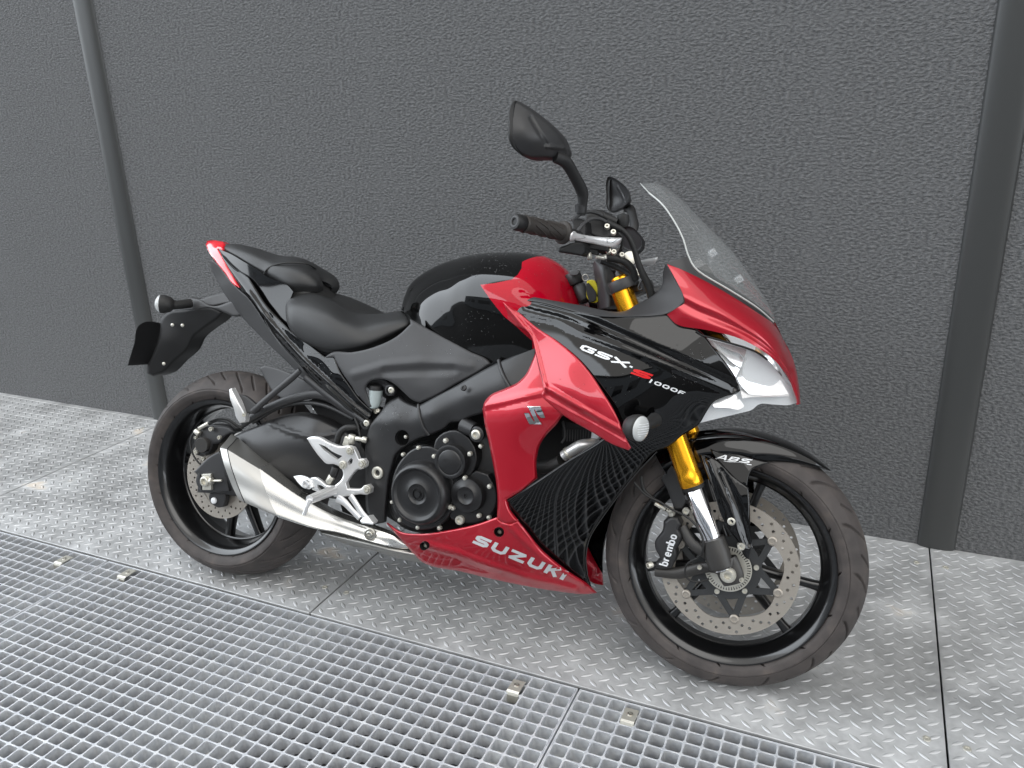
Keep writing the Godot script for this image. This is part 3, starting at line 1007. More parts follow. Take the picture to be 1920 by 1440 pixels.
func build_wheels():
	var fw = group_part("front_wheel"); fw.transform = steer_xf(STEER) * Transform3D(Basis.IDENTITY, FW)
	var fp = tyre_profile([[0.2290, 0.046], [0.2320, 0.0500], [0.2365, 0.0535], [0.2420, 0.0575], [0.2500, 0.0598], [0.2560, 0.0604], [0.2580, 0.0580], [0.2610, 0.0582], [0.2800, 0.0470], [0.2895, 0.0340], [0.2965, 0.0180], [0.3000, 0.0]], 7)
	part("tyre", tyre(fp, func(t, z): return groove_fn(-t, z, 30.0, 0.0, 0.008, 0.0565, 0.13, 0.09, 0.0034)), MT.tyre, fw)
	part("rim", rim_mesh(0.0535, 0), MT.rim, fw)
	var sp = MB.new()
	for k in 3:
		for s in [-1.0, 1.0]:
			sp = MB.new()
			var c = deg_to_rad(-27.0 + 120.0 * k)
			spoke_bar(sp, c + s * 0.24, c + s * 0.33, 0.030, 0.2010, 0.013, 0.0085, 0.016, 0.011, 0.0)
			part("spoke", sp, MT.rim, fw)
	var hub = MB.new()
	lathe(hub, [[0.0, 0.062], [0.030, 0.062], [0.034, 0.058], [0.040, 0.030], [0.046, 0.012], [0.046, -0.012], [0.040, -0.030], [0.034, -0.058], [0.030, -0.062], [0, -0.062]], Transform3D.IDENTITY, 40)
	part("hub", hub, MT.rim, fw)
	for side in [1.0, -1.0]:
		var zd = 0.067 * side
		var dm = MB.new()
		disc_ring(dm, 0.1180, 0.1550, zd, 0.005, 60, 5, 0.0036)
		var dsc = part("brake_disc", dm, MT.disc, fw)
		var cm = MB.new()
		var ringo = circle2(Vector2.ZERO, 0.073, 0.073, 60)
		plate(cm, ringo, zd - 0.006, zd - 0.001, [circle2(Vector2.ZERO, 0.050, 0.050, 40)], 0.012, 0.0006)
		var bm; var sm
		for k in 6:
			var a = deg_to_rad(41.0 + 60.0 * k)
			for s in [-1.0, 1.0]:
				var a0 = a + s * 0.40
				var p0 = Vector2(cos(a0), sin(a0)) * 0.068; var p1 = Vector2(cos(a), sin(a)) * 0.117
				var d = (p1 - p0).normalized(); var w = Vector2(-d.y, d.x) * 0.0075
				plate(cm, PackedVector2Array([p0 - w, p1 - w * 0.9, p1 + w * 0.9, p0 + w]), zd - 0.0057, zd - 0.0012, [], 0.02, 0.0005)
			plate(cm, circle2(Vector2(cos(a), sin(a)) * 0.117, 0.0125, 0.0125, 20), zd - 0.0060, zd - 0.0008, [], 0.02, 0.0005)
			bm = MB.new(); sm = MB.new()
			lathe(bm, [[0.0105, -0.002], [0.0105, 0.0035], [0.0090, 0.0048], [0.0062, 0.0048], [0.0052, 0.0030], [0.0, 0.0030]], axis_xf(Vector3(cos(a) * 0.118, sin(a) * 0.118, zd), Vector3(0, 0, side)), 22)
			var a2 = a + 0.52
			bolt(sm, Vector3(cos(a2) * 0.0615, sin(a2) * 0.0615, zd), Vector3(0, 0, side), 0.0062, 0.005)
			part("disc_button", bm, MT.disc, fw)
			part("disc_bolt", sm, MT.zinc, fw)
		part("disc_carrier", cm, MT.carrier, fw)
	# toothed speed ring
	var am = MB.new()
	plate(am, circle2(Vector2.ZERO, 0.0420, 0.0420, 48), 0.0735, 0.0755, [circle2(Vector2.ZERO, 0.026, 0.026, 30)], 0.012, 0.0003)
	for k in 50:
		var a = TAU * k / 50.0
		var e = Vector2(cos(a), sin(a)); var w = Vector2(-e.y, e.x) * 0.0018
		plate(am, PackedVector2Array([e * 0.0415 - w, e * 0.0500 - w, e * 0.0500 + w, e * 0.0415 + w]), 0.0736, 0.0754, [], 0.02, 0.0)
	plate(am, circle2(Vector2.ZERO, 0.0525, 0.0525, 60), 0.0735, 0.0755, [circle2(Vector2.ZERO, 0.0497, 0.0497, 60)], 0.012, 0.0003)
	part("speed_ring", am, MT.zinc, fw)

	var rw = group_part("rear_wheel"); rw.position = RW
	var rp = tyre_profile([[0.2290, 0.075], [0.2320, 0.0795], [0.2370, 0.0840], [0.2460, 0.0910], [0.2550, 0.0945], [0.2600, 0.0950], [0.2625, 0.0922], [0.2670, 0.0915], [0.2850, 0.0740], [0.2960, 0.0540], [0.3060, 0.0280], [0.3110, 0.0]], 7)
	part("tyre", tyre(rp, func(t, z): return groove_fn(t, z, 34.0, 0.0, 0.012, 0.0860, 0.20, 0.12, 0.0036)), MT.tyre, rw)
	part("rim", rim_mesh(0.0830, 0), MT.rim, rw)
	for k in 3:
		for s in [-1.0, 1.0]:
			sp = MB.new()
			var c = deg_to_rad(-82.0 + 120.0 * k)
			spoke_bar(sp, c + s * 0.26, c + s * 0.30, 0.040, 0.2010, 0.016, 0.0105, 0.022, 0.014, -0.006)
			part("spoke", sp, MT.rim, rw)
	hub = MB.new()
	lathe(hub, [[0.0, 0.070], [0.036, 0.070], [0.042, 0.064], [0.052, 0.030], [0.058, 0.012], [0.058, -0.030], [0.060, -0.070], [0, -0.072]], Transform3D.IDENTITY, 40)
	part("hub", hub, MT.rim, rw)
	var rd = MB.new()
	disc_ring(rd, 0.0820, 0.1220, 0.078, 0.005, 48, 5, 0.0034)
	lathe(rd, [[0.086, 0.0795], [0.086, 0.0765], [0.058, 0.0745], [0.058, 0.0775], [0.086, 0.0795]], Transform3D.IDENTITY, 48)
	part("brake_disc", rd, MT.disc, rw)

func build_front():
	var X = steer_xf(STEER)
	# fork legs
	var dirv = Vector3(-sin(deg_to_rad(24.4)), cos(deg_to_rad(24.4)), 0)
	var base = Q(9, 1220, 470, 0.105)
	var low = Q(8, 690, 815, 0.098)
	for side in [0, 1]:
		var fl = group_part("fork_leg")
		var T = Transform3D.IDENTITY if side == 0 else steer_xf(2.0 * STEER) * MIRROR
		var m = MB.new(); var o = MB.new()
		lathe(o, [[0.0, -0.004], [0.0245, -0.004], [0.0268, 0.0], [0.0272, 0.022], [0.0258, 0.026], [0.0258, 0.040], [0.0262, 0.044], [0.0255, 0.060], [0.0250, 0.2], [0.0255, 0.475 - side * 0.06], [0.0, 0.475 - side * 0.06]], axis_xf(base, dirv), 40)
		m.join(o, T); part("outer_tube", m, MT.gold, fl)
		m = MB.new(); o = MB.new()
		lathe(o, [[0.0255, -0.002], [0.0255, -0.010], [0.022, -0.012]], axis_xf(base, dirv), 32)
		m.join(o, T); part("dust_seal", m, MT.rubber, fl)
		m = MB.new(); o = MB.new()
		cyl(o, base - dirv * 0.002, base - dirv * 0.20, 0.0215, 32, 0.02)
		m.join(o, T); part("slider", m, MT.chrome, fl)
		m = MB.new(); o = MB.new()
		var s0 = base - dirv * 0.128
		var tc = low + Vector3(0, 0, 0.0)
		net(o, [ring3(s0, dirv, 0.0275, 0.0275), ring3(s0 - dirv * 0.035, dirv, 0.0290, 0.0290), ring3(s0 - dirv * 0.068, dirv, 0.0275, 0.0260), ring3(tc + dirv * 0.035, dirv, 0.0260, 0.018), ring3(tc, dirv, 0.0290, 0.015), ring3(tc - dirv * 0.024, dirv, 0.0240, 0.013)], 5, 2, true, true, true)
		# caliper arms
		sweep(o, [s0 - dirv * 0.045 + Vector3(-0.01, 0, -0.002), s0 - dirv * 0.045 + Vector3(-0.060, 0.018, -0.010), Q(8, 440, 575, 0.085)], [0.017, 0.013, 0.013], 12, 4, 0.7, Vector3(0, 0, 1))
		sweep(o, [tc + Vector3(-0.01, 0.004, -0.004), tc + Vector3(-0.050, 0.002, -0.010), Q(8, 420, 815, 0.085), Q(8, 300, 810, 0.085)], [0.017, 0.013, 0.014, 0.011], 12, 4, 0.7, Vector3(0, 0, 1))
		m.join(o, T); part("axle_carrier", m, MT.lower, fl)
		# caliper
		m = MB.new(); o = MB.new()
		panel(o, O(8, [345, 545, 385, 520, 420, 525, 438, 560, 425, 590, 440, 625, 428, 665, 410, 690, 415, 720, 400, 760, 385, 790, 345, 795, 305, 790, 300, 765, 330, 745, 318, 720, 302, 690, 300, 650, 318, 620, 335, 600]), K(8, [360, 560, 0.104, 420, 560, 0.104, 370, 650, 0.112, 330, 650, 0.100, 420, 650, 0.104, 340, 770, 0.104, 390, 740, 0.106]), {t = 0.045, roll = 0.010, rollw = 7.0, step = 4.0})
		m.join(o, T)
		var cal = part("brake_caliper", m, MT.satin, fl)
		if side == 0:
			var tx = MB.new()
			word(tx, 0.1135, "brembo", px(8, 362, 782), px(8, 415, 618) - px(8, 362, 782), px(8, 334, 774) - px(8, 362, 782), 0.26, [0.85, 0.65, 0.85, 1.1, 0.85, 0.85], 0.12)
			part("lettering", tx, MT.white, cal)
			var bt = MB.new()
			bolt(bt, Q(8, 283, 770, 0.095), Vector3(-0.6, -0.2, 0.7), 0.0075, 0.012)
			part("banjo_bolt", bt, MT.zinc, cal)
			bt = MB.new()
			bolt(bt, Q(8, 388, 500, 0.092), Vector3(-0.3, 0.6, 0.7), 0.009, 0.016)
			part("banjo_bolt", bt, MT.zinc, cal)
		# axle nut and pinch bolts
		m = MB.new(); o = MB.new()
		var ac = Q(8, 680, 823, 0.112)
		lathe(o, [[0.0, 0.002], [0.0075, 0.002], [0.0080, 0.0125], [0.0125, 0.0125], [0.0130, 0.0085], [0.0165, 0.0080], [0.0175, 0.0060], [0.0175, -0.006], [0.0, -0.006]], axis_xf(ac, Vector3(0, 0, 1)), 24)
		m.join(o, T); part("axle_nut", m, MT.zinc, fl)
		for q in [[532, 784, 0.100], [750, 850, 0.104]]:
			m = MB.new(); o = MB.new()
			bolt(o, Q(8, q[0], q[1], q[2]), Vector3(0, 0, 1), 0.0055, 0.006)
			m.join(o, T); part("pinch_bolt", m, MT.zinc, fl)
	# upper clamp and fork caps
	var m2 = MB.new()
	var cl = Q(13, 720, 1130, 0.105)
	lathe(m2, [[0.0262, -0.012], [0.033, -0.012], [0.034, -0.010], [0.034, 0.010], [0.033, 0.012], [0.0262, 0.012]], axis_xf(cl, dirv), 36)
	sweep(m2, [cl + Vector3(0.025, -0.005, -0.01), cl + Vector3(0.045, 0.0, 0.004)], 0.011, 10, 1)
	sweep(m2, [cl + Vector3(-0.03, -0.01, -0.01), Vector3(cl.x - 0.05, cl.y - 0.01, 0.0)], [0.016, 0.02], 12, 1)
	pair_steered("upper_fork_clamp", m2, MT.plastic)
	var m3 = MB.new()
	lathe(m3, [[0.024, 0.0], [0.024, 0.006], [0.020, 0.009], [0, 0.009]], axis_xf(cl + dirv * 0.013, dirv), 24)
	part("fork_cap", m3, MT.gold)
	m3 = MB.new()
	lathe(m3, [[0.012, 0.0], [0.011, 0.010], [0.007, 0.013], [0.006, 0.019], [0, 0.020]], axis_xf(cl + dirv * 0.022, dirv), 20)
	part("fork_adjuster", m3, MT.plastic)
	# axle
	m3 = MB.new()
	cyl(m3, Vector3(FW.x, FW.y, -0.11), Vector3(FW.x, FW.y, 0.11), 0.011, 16)
	part("front_axle", MB.new().join(m3, X), MT.steel)
	# mudguard: hugs the tyre at about 1 cm, pointed to the front
	var g := []
	for k in 15:
		var a = deg_to_rad(lerpf(50.5, 128.0, k / 14.0))
		var f = k / 14.0
		var w = lerpf(0.004, 0.074, pow(clampf(f / 0.42, 0.0, 1.0), 0.55))
		var drop = lerpf(0.002, 0.062, pow(clampf((f - 0.02) / 0.40, 0, 1), 0.9))
		var col := []
		for e in [1.0, 0.96, 0.82, 0.5, 0.0]:
			var r = 0.3125 - drop * pow(e, 3.2)
			col.append(Vector3(FW.x + cos(a) * r, FW.y + sin(a) * r, w * sin(e * PI * 0.5)))
		g.append(col)
	var fm = MB.new()
	net(fm, g, 4, 5, false, false, false, FW, true)
	var fender = part("front_mudguard", MB.new().join(both(fm), X), MT.gloss)
	# side plates of the mudguard, down to the fork
	fm = MB.new()
	var fA = panel(fm, O(8, [585, 170, 640, 190, 740, 200, 820, 225, 900, 243, 850, 257, 800, 282, 788, 310, 777, 365, 735, 345, 690, 305, 640, 250, 600, 200]), K(8, [585, 170, 0.074, 740, 200, 0.078, 900, 243, 0.066, 800, 282, 0.085, 777, 365, 0.092, 690, 305, 0.089, 640, 240, 0.082]), {t = 0.0025, step = 5.0, roll = 0.003, rollw = 3.0})
	pair_steered("mudguard_side", fm, MT.gloss, fender)
	fm = MB.new()
	panel(fm, O(8, [533, 200, 575, 205, 700, 310, 783, 372, 790, 450, 793, 560, 798, 700, 785, 745, 770, 735, 735, 660, 690, 600, 650, 530, 610, 420, 575, 320, 548, 250]), K(8, [533, 200, 0.086, 575, 205, 0.089, 783, 372, 0.096, 793, 560, 0.100, 790, 740, 0.097, 735, 660, 0.106, 650, 530, 0.112, 575, 320, 0.105, 700, 450, 0.110, 740, 560, 0.108]), {t = 0.003, step = 5.0, roll = 0.003, rollw = 3.0, lam = 0.2, ridges = [[O(8, [585, 230, 680, 460, 760, 690]), 0.005, 12.0], [O(8, [650, 290, 735, 480, 785, 660]), -0.004, 11.0]]})
	pair_steered("mudguard_strut", fm, MT.gloss, fender)
	fm = MB.new()
	panel(fm, O(8, [330, 325, 385, 258, 415, 300, 440, 380, 460, 450, 440, 480, 400, 485, 385, 440, 362, 380]), K(8, [330, 325, 0.070, 385, 258, 0.078, 460, 450, 0.088, 400, 485, 0.084, 390, 380, 0.080]), {t = 0.003, step = 5.0, roll = 0.002, rollw = 3.0})
	pair_steered("mudguard_stay", fm, MT.satin, fender)
	var bm
	for q in [[462, 492, 0.098, 0.0085], [697, 545, 0.112, 0.0090], [748, 676, 0.108, 0.0085]]:
		bm = MB.new()
		bolt(bm, Q(8, q[0], q[1], q[2] - 0.002), Vector3(0, 0, 1), q[3], 0.007)
		pair_steered("mudguard_bolt", bm, MT.zinc, fender)
	var ab = MB.new()
	word(ab, fA, "ABS", px(8, 616, 222), px(8, 785, 248) - px(8, 616, 222), px(8, 650, 206) - px(8, 628, 228), 0.20, [1.0, 1.0, 1.0], 0.12, 0.0012)
	for q in [[648, 234, 800, 256, 800, 252, 700, 236]]: shape_on(ab, fA, O(8, q), 0.0012)
	part("lettering", ab, MT.white, fender)
	# brake hose and sensor wire
	bm = MB.new()
	sweep(bm, L(9, [470, 440, 0.13, 620, 600, 0.12, 800, 690, 0.115, 960, 790, 0.115, 1160, 890, 0.118, 1300, 1040, 0.125, 1365, 1220, 0.13, 1340, 1360, 0.125, 1290, 1400, 0.118]), 0.0028, 8, 5)
	part("sensor_wire", bm, MT.rubber)
	bm = MB.new()
	sweep(bm, L(8, [525, 735, 0.118, 470, 765, 0.115, 455, 810, 0.112, 475, 850, 0.11, 530, 860, 0.105, 580, 845, 0.095]), 0.0022, 8, 5)
	part("sensor_wire", bm, MT.rubber)
	bm = MB.new()
	sweep(bm, L(9, [560, 360, 0.125, 590, 520, 0.12, 660, 600, 0.115, 760, 700, 0.105, 880, 790, 0.10, 960, 840, 0.097]), [0.0045, 0.0045, 0.0045, 0.004, 0.004], 8, 5)
	part("brake_hose", bm, MT.rubber)
	bm = MB.new()
	cyl(bm, Q(9, 740, 710, 0.108), Q(9, 870, 790, 0.102), 0.0048, 10)
	part("hose_end", bm, MT.zinc)
	bm = MB.new()
	cyl(bm, Q(9, 930, 790, 0.098), Q(9, 965, 870, 0.096), 0.0075, 12)
	part("hose_end", bm, MT.zinc)

func ring3(c, dir, rx, rz, n = 14):
	var e1 = Vector3(0, 0, 1); var e2 = dir.cross(e1).normalized()
	var r := []
	for k in n: r.append(c + e2 * cos(TAU * k / n) * rx + e1 * sin(TAU * k / n) * rz)
	return r

func tank_paint(g):
	# red and black areas of the tank, painted in the side view; the outline is found where the view rays meet the tank
	var red = O(3, [925, 190, 1000, 190, 1110, 240, 1190, 300, 1300, 560, 1100, 900, 930, 900, 930, 790, 830, 700, 735, 620, 640, 500, 580, 410, 680, 398, 790, 375, 835, 340, 858, 300, 862, 255, 905, 235])
	var poly := PackedVector2Array()
	for w in red:
		var h = net_hit(g, w)
		poly.append(Vector2((h.x - 0.5) / 0.62, (1.04 - h.y) / 0.36))
	var W = 620; var H = 360
	var im = Image.create(W, H, false, Image.FORMAT_RGB8)
	var lo = MT.gloss.albedo_color; var rc = MT.red.albedo_color
	im.fill(lo)
	for y in H:
		var xs := []
		var fy = (y + 0.5) / H
		for k in poly.size():
			var a = poly[k]; var b = poly[(k + 1) % poly.size()]
			if (a.y > fy) != (b.y > fy): xs.append(a.x + (fy - a.y) / (b.y - a.y) * (b.x - a.x))
		xs.sort()
		for k in range(0, xs.size() - 1, 2):
			var x0 = clampi(int(xs[k] * W), 0, W); var x1 = clampi(int(xs[k + 1] * W), 0, W)
			if x1 > x0: im.fill_rect(Rect2i(x0, y, x1 - x0, 1), rc)
	return ImageTexture.create_from_image(im)
func net_hit(g, w):
	var d = (P(w.x, w.y, 0.0) - cam_o).normalized()
	var best = 1e9; var hit = P(w.x, w.y, 0.10)
	for j in g.size() - 1:
		for i in g[0].size() - 1:
			for t in [[g[j][i], g[j][i + 1], g[j + 1][i]], [g[j][i + 1], g[j + 1][i + 1], g[j + 1][i]]]:
				var r = Geometry3D.ray_intersects_triangle(cam_o, d, t[0], t[1], t[2])
				if r != null and cam_o.distance_to(r) < best:
					best = cam_o.distance_to(r); hit = r
	return hit

func build_body():
	# ------------------------------------------------ tank
	var st = [
		[0.545, [0.780, 0.055], [0.805, 0.060], [0.822, 0.052], [0.834, 0.030], [0.838, 0.0]],
		[0.556, [0.775, 0.090], [0.815, 0.092], [0.845, 0.080], [0.868, 0.045], [0.878, 0.0]],
		[0.580, [0.770, 0.122], [0.825, 0.122], [0.868, 0.106], [0.902, 0.058], [0.917, 0.0]],
		[0.650, [0.760, 0.138], [0.830, 0.146], [0.892, 0.134], [0.941, 0.078], [0.960, 0.0]],
		[0.750, [0.730, 0.146], [0.820, 0.160], [0.905, 0.162], [0.966, 0.100], [0.991, 0.0]],
		[0.850, [0.710, 0.150], [0.810, 0.174], [0.908, 0.180], [0.974, 0.110], [1.001, 0.0]],
		[0.950, [0.720, 0.155], [0.820, 0.182], [0.905, 0.180], [0.968, 0.105], [0.994, 0.0]],
		[1.015, [0.740, 0.148], [0.820, 0.164], [0.880, 0.148], [0.930, 0.085], [0.952, 0.0]],
		[1.050, [0.760, 0.120], [0.815, 0.132], [0.855, 0.112], [0.885, 0.060], [0.895, 0.0]],
		[1.060, [0.760, 0.090], [0.805, 0.100], [0.835, 0.085], [0.855, 0.045], [0.862, 0.0]]]
	var cols := []
	for s in st:
		var c := []
		for k in range(1, 6): c.append(Vector3(s[0] + s[k][1] * 0.80 * clampf((0.82 - s[0]) / 0.22, 0.0, 1.0), s[k][0], s[k][1]))
		cols.append(c)
	var m = MB.new()
	var g = net(m, cols, 6, 7, false, false, false, Vector3(0.8, 0.80, 0), true)
	var tm = MT.gloss.duplicate()
	tm.albedo_color = Color(1, 1, 1); tm.roughness = 0.05
	tm.albedo_texture = tank_paint(g)
	for k in m.v.size(): m.t[k] = Vector2((m.v[k].x - 0.5) / 0.62, (1.04 - m.v[k].y) / 0.36)
	var tank = part("fuel_tank", both(m), tm, null, "glossy black and red fuel tank")
	beads_on(tank, g, [[3, 580, 700, 260, 160, 60], [3, 760, 290, 120, 90, 34], [3, 560, 290, 160, 60, 24], [3, 980, 330, 160, 120, 22], [3, 700, 210, 260, 20, 40]])
	# ------------------------------------------------ rider's seat
	m = MB.new()
	net(m, [L(1, [1010, 530, 0.085, 1006, 490, 0.09, 1012, 455, 0.075, 1030, 425, 0.03, 1045, 417, 0.0]),
		L(1, [1030, 622, 0.122, 1022, 585, 0.142, 1032, 480, 0.128, 1080, 415, 0.06, 1100, 405, 0.0]),
		L(1, [1100, 702, 0.128, 1100, 668, 0.152, 1120, 520, 0.146, 1180, 425, 0.075, 1190, 404, 0.0]),
		L(1, [1250, 770, 0.130, 1250, 728, 0.158, 1260, 570, 0.150, 1290, 480, 0.085, 1290, 445, 0.0]),
		L(1, [1380, 775, 0.128, 1380, 730, 0.154, 1385, 610, 0.140, 1400, 545, 0.08, 1400, 521, 0.0]),
		L(1, [1500, 755, 0.115, 1495, 712, 0.138, 1490, 620, 0.122, 1480, 560, 0.07, 1480, 541, 0.0]),
		L(1, [1650, 692, 0.088, 1640, 655, 0.108, 1620, 590, 0.098, 1605, 550, 0.055, 1600, 536, 0.0]),
		L(1, [1735, 640, 0.065, 1735, 612, 0.084, 1720, 570, 0.075, 1690, 532, 0.04, 1670, 524, 0.0]),
		L(1, [1768, 618, 0.045, 1768, 595, 0.060, 1755, 565, 0.055, 1730, 545, 0.03, 1705, 522, 0.0])], 6, 6, false, false, false, Vector3(0.40, 0.76, 0), true)
	part("rider_seat", both(m), MT.seat)
	# ------------------------------------------------ pillion seat
	m = MB.new()
	net(m, [L(16, [240, 175, 0.0172, 242, 155, 0.0187, 245, 135, 0.0125, 250, 119, 0.0]),
		L(16, [400, 275, 0.0484, 400, 235, 0.0515, 400, 165, 0.0359, 400, 113, 0.0]),
		L(16, [560, 380, 0.0655, 565, 330, 0.0702, 580, 225, 0.0515, 600, 150, 0.0]),
		L(16, [700, 470, 0.0733, 720, 410, 0.078, 760, 300, 0.0585, 800, 213, 0.0]),
		L(16, [780, 520, 0.0764, 800, 440, 0.0835, 870, 340, 0.064, 960, 258, 0.0]),
		L(16, [900, 595, 0.0796, 900, 490, 0.0874, 980, 375, 0.0702, 1150, 272, 0.0]),
		L(16, [1060, 685, 0.0811, 1060, 570, 0.0889, 1120, 420, 0.0718, 1290, 325, 0.0]),
		L(16, [1240, 700, 0.0686, 1240, 600, 0.078, 1280, 470, 0.0624, 1390, 420, 0.0]),
		L(16, [1400, 700, 0.0484, 1400, 620, 0.0546, 1410, 540, 0.0429, 1450, 510, 0.0]),
		L(16, [1470, 690, 0.0195, 1480, 640, 0.0218, 1475, 600, 0.0156, 1472, 570, 0.0])], 5, 6, false, false, false, Q(16, 800, 480, 0.0), true)
	var pil = part("pillion_seat", both(m), MT.seat)
	m = MB.new()
	sweep(m, L(16, [752, 490, 0.0846, 775, 440, 0.085, 850, 385, 0.0764, 990, 350, 0.0714, 1130, 346, 0.0585, 1280, 360, 0.039, 1390, 420, 0.0023]), 0.0022, 8, 5)
	part("seam", m, MT.rubber, pil)
	m = MB.new()
	net(m, [L(16, [1060, 690, 0.078, 1250, 640, 0.0624, 1440, 600, 0.0]), L(16, [1080, 800, 0.078, 1300, 700, 0.0624, 1510, 665, 0.0]), L(16, [1100, 900, 0.078, 1350, 780, 0.0624, 1585, 770, 0.0]), L(16, [1150, 990, 0.0702, 1400, 860, 0.0546, 1620, 830, 0.0])], 4, 4, false, false, false, Q(16, 1200, 950, 0.0), true)
	part("seat_bolster", both(m), MT.rubber)
	# ------------------------------------------------ tail
	m = MB.new()
	panel(m, O(16, [185, 175, 335, 235, 490, 325, 665, 430, 800, 520, 1060, 640, 1110, 700, 1060, 830, 1030, 960, 1050, 1080, 1150, 1220, 1330, 1400, 1300, 1440, 1100, 1300, 900, 1080, 700, 800, 560, 600, 420, 480, 280, 370]), K(16, [185, 175, 0.030, 335, 235, 0.056, 490, 325, 0.076, 665, 430, 0.086, 800, 520, 0.090, 1060, 640, 0.094, 420, 480, 0.066, 560, 600, 0.078, 700, 800, 0.092, 900, 1080, 0.106, 1030, 960, 0.106, 1150, 1220, 0.112, 1330, 1400, 0.118, 850, 800, 0.094]), {t = 0.003, step = 6.0})
	pair("tail_infill", m, MT.infill)
	m = MB.new()
	var fT = panel(m, O(1, [605, 152, 640, 200, 700, 265, 780, 320, 830, 390, 880, 470, 950, 550, 1040, 640, 1150, 720, 1250, 795, 1285, 772, 1302, 795, 1340, 885, 1390, 960, 1450, 1045, 1530, 1120, 1520, 1160, 1490, 1185, 1420, 1150, 1330, 1070, 1200, 960, 1080, 830, 960, 700, 900, 615, 830, 500, 740, 390, 660, 260]),
		K(1, [605, 152, 0.036, 700, 265, 0.074, 830, 390, 0.094, 950, 550, 0.110, 1150, 720, 0.130, 1285, 772, 0.140, 1340, 885, 0.148, 1450, 1045, 0.152, 1530, 1130, 0.155, 660, 260, 0.062, 740, 390, 0.086, 830, 500, 0.100, 960, 700, 0.112, 1080, 830, 0.126, 1200, 960, 0.136, 1330, 1070, 0.142, 1450, 1165, 0.146, 800, 410, 0.114, 880, 530, 0.124, 1000, 660, 0.136, 1140, 800, 0.150, 1280, 930, 0.160, 1420, 1070, 0.162]), {t = 0.004, step = 3.5, lam = 0.15, roll = 0.004, rollw = 3.5, ridges = [[O(1, [630, 200, 720, 320, 800, 430, 890, 560, 1000, 690, 1130, 830, 1280, 970, 1420, 1100, 1500, 1160]), 0.006, 9.0]]})
	var tailc = pair("tail_cowl", m, MT.gloss)
	beads_on(tailc, fT, [[1, 1250, 830, 130, 110, 60], [1, 1060, 680, 160, 110, 40], [1, 960, 580, 90, 70, 20], [1, 1420, 1010, 120, 120, 16]])
	m = MB.new()
	panel(m, O(1, [556, 215, 590, 232, 650, 305, 720, 385, 790, 450, 840, 520, 900, 612, 960, 700, 1080, 832, 1200, 962, 1330, 1075, 1450, 1170, 1480, 1195, 1440, 1180, 1330, 1110, 1200, 1010, 1090, 900, 990, 800, 890, 705, 790, 605, 680, 472, 590, 325, 562, 260]), K(1, [556, 215, 0.03, 590, 232, 0.045, 720, 385, 0.080, 840, 520, 0.098, 960, 700, 0.108, 1200, 962, 0.130, 1450, 1170, 0.140, 590, 325, 0.020, 680, 472, 0.045, 790, 605, 0.07, 890, 705, 0.086, 1090, 900, 0.110, 1330, 1110, 0.130, 650, 370, 0.055]), {t = 0.004, step = 5.0, roll = 0.003, rollw = 3.0})
	pair("tail_underside", m, MT.plastic)
	m = MB.new()
	panel(m, O(1, [530, 122, 540, 104, 570, 98, 632, 106, 642, 122, 632, 158, 607, 150, 640, 215, 690, 300, 732, 382, 700, 366, 650, 302, 590, 225, 545, 160]), K(1, [535, 110, 0.008, 632, 106, 0.004, 640, 140, 0.030, 545, 160, 0.028, 607, 152, 0.046, 590, 225, 0.052, 640, 230, 0.068, 650, 302, 0.074, 732, 382, 0.095]), {t = 0.006, step = 4.0, roll = 0.006, rollw = 5.0})
	pair("tail_light", m, MT.taillight)
	# ------------------------------------------------ panel below the seat
	m = MB.new()
	var sp = O(1, [1245, 800, 1290, 770, 1400, 770, 1550, 735, 1680, 672, 1760, 600])
	sp.append_array(O(3, [105, 645, 300, 752, 500, 858, 640, 938]))
	sp.append_array(O(15, [1672, 252, 1560, 330, 1300, 472, 1000, 640, 880, 692, 800, 660, 700, 572, 600, 482, 500, 432, 380, 430, 305, 462, 272, 520, 290, 620, 345, 735, 310, 742, 220, 640, 100, 480, 0, 335]))
	sp.append_array(O(1, [1300, 800]))
	var fS = panel(m, sp, K(15, [-20, 150, 0.155, 200, 160, 0.160, 600, 60, 0.160, 1000, 60, 0.156, 1240, 0, 0.152, 1660, 240, 0.168, 100, 375, 0.168, 500, 275, 0.172, 900, 225, 0.173, 1300, 245, 0.173, 400, 385, 0.169, 950, 380, 0.166, 300, 430, 0.171, 900, 520, 0.176, 1200, 420, 0.176, 900, 660, 0.168, 1300, 470, 0.170, 280, 560, 0.164, 340, 735, 0.158, 100, 480, 0.162, 0, 335, 0.160]), {t = 0.005, step = 5.0, roll = 0.004, rollw = 4.0, lam = 0.08, ridges = [[O(15, [150, 375, 500, 268, 900, 228, 1250, 245, 1450, 275]), 0.003, 14.0], [O(15, [500, 345, 900, 330, 1250, 318]), -0.004, 14.0]]})
	var sidep = pair("side_panel", m, MT.plastic)
	beads_on(sidep, fS, [[15, 1230, 390, 160, 60, 16], [15, 800, 100, 700, 160, 26], [15, 1450, 230, 260, 100, 14]])
	# ------------------------------------------------ cockpit edge
	m = MB.new()
	var ck = O(3, [690, 450, 820, 472, 960, 497, 1100, 522, 1250, 548, 1400, 580, 1480, 592, 1560, 585])
	ck.append_array(O(5, [340, 352, 430, 305, 500, 255, 535, 205, 545, 110, 558, 58, 574, 55, 620, 150, 692, 290, 692, 330, 640, 375, 575, 408, 480, 424, 300, 432, 150, 432]))
	ck.append_array(O(3, [1250, 598, 960, 525, 740, 512]))
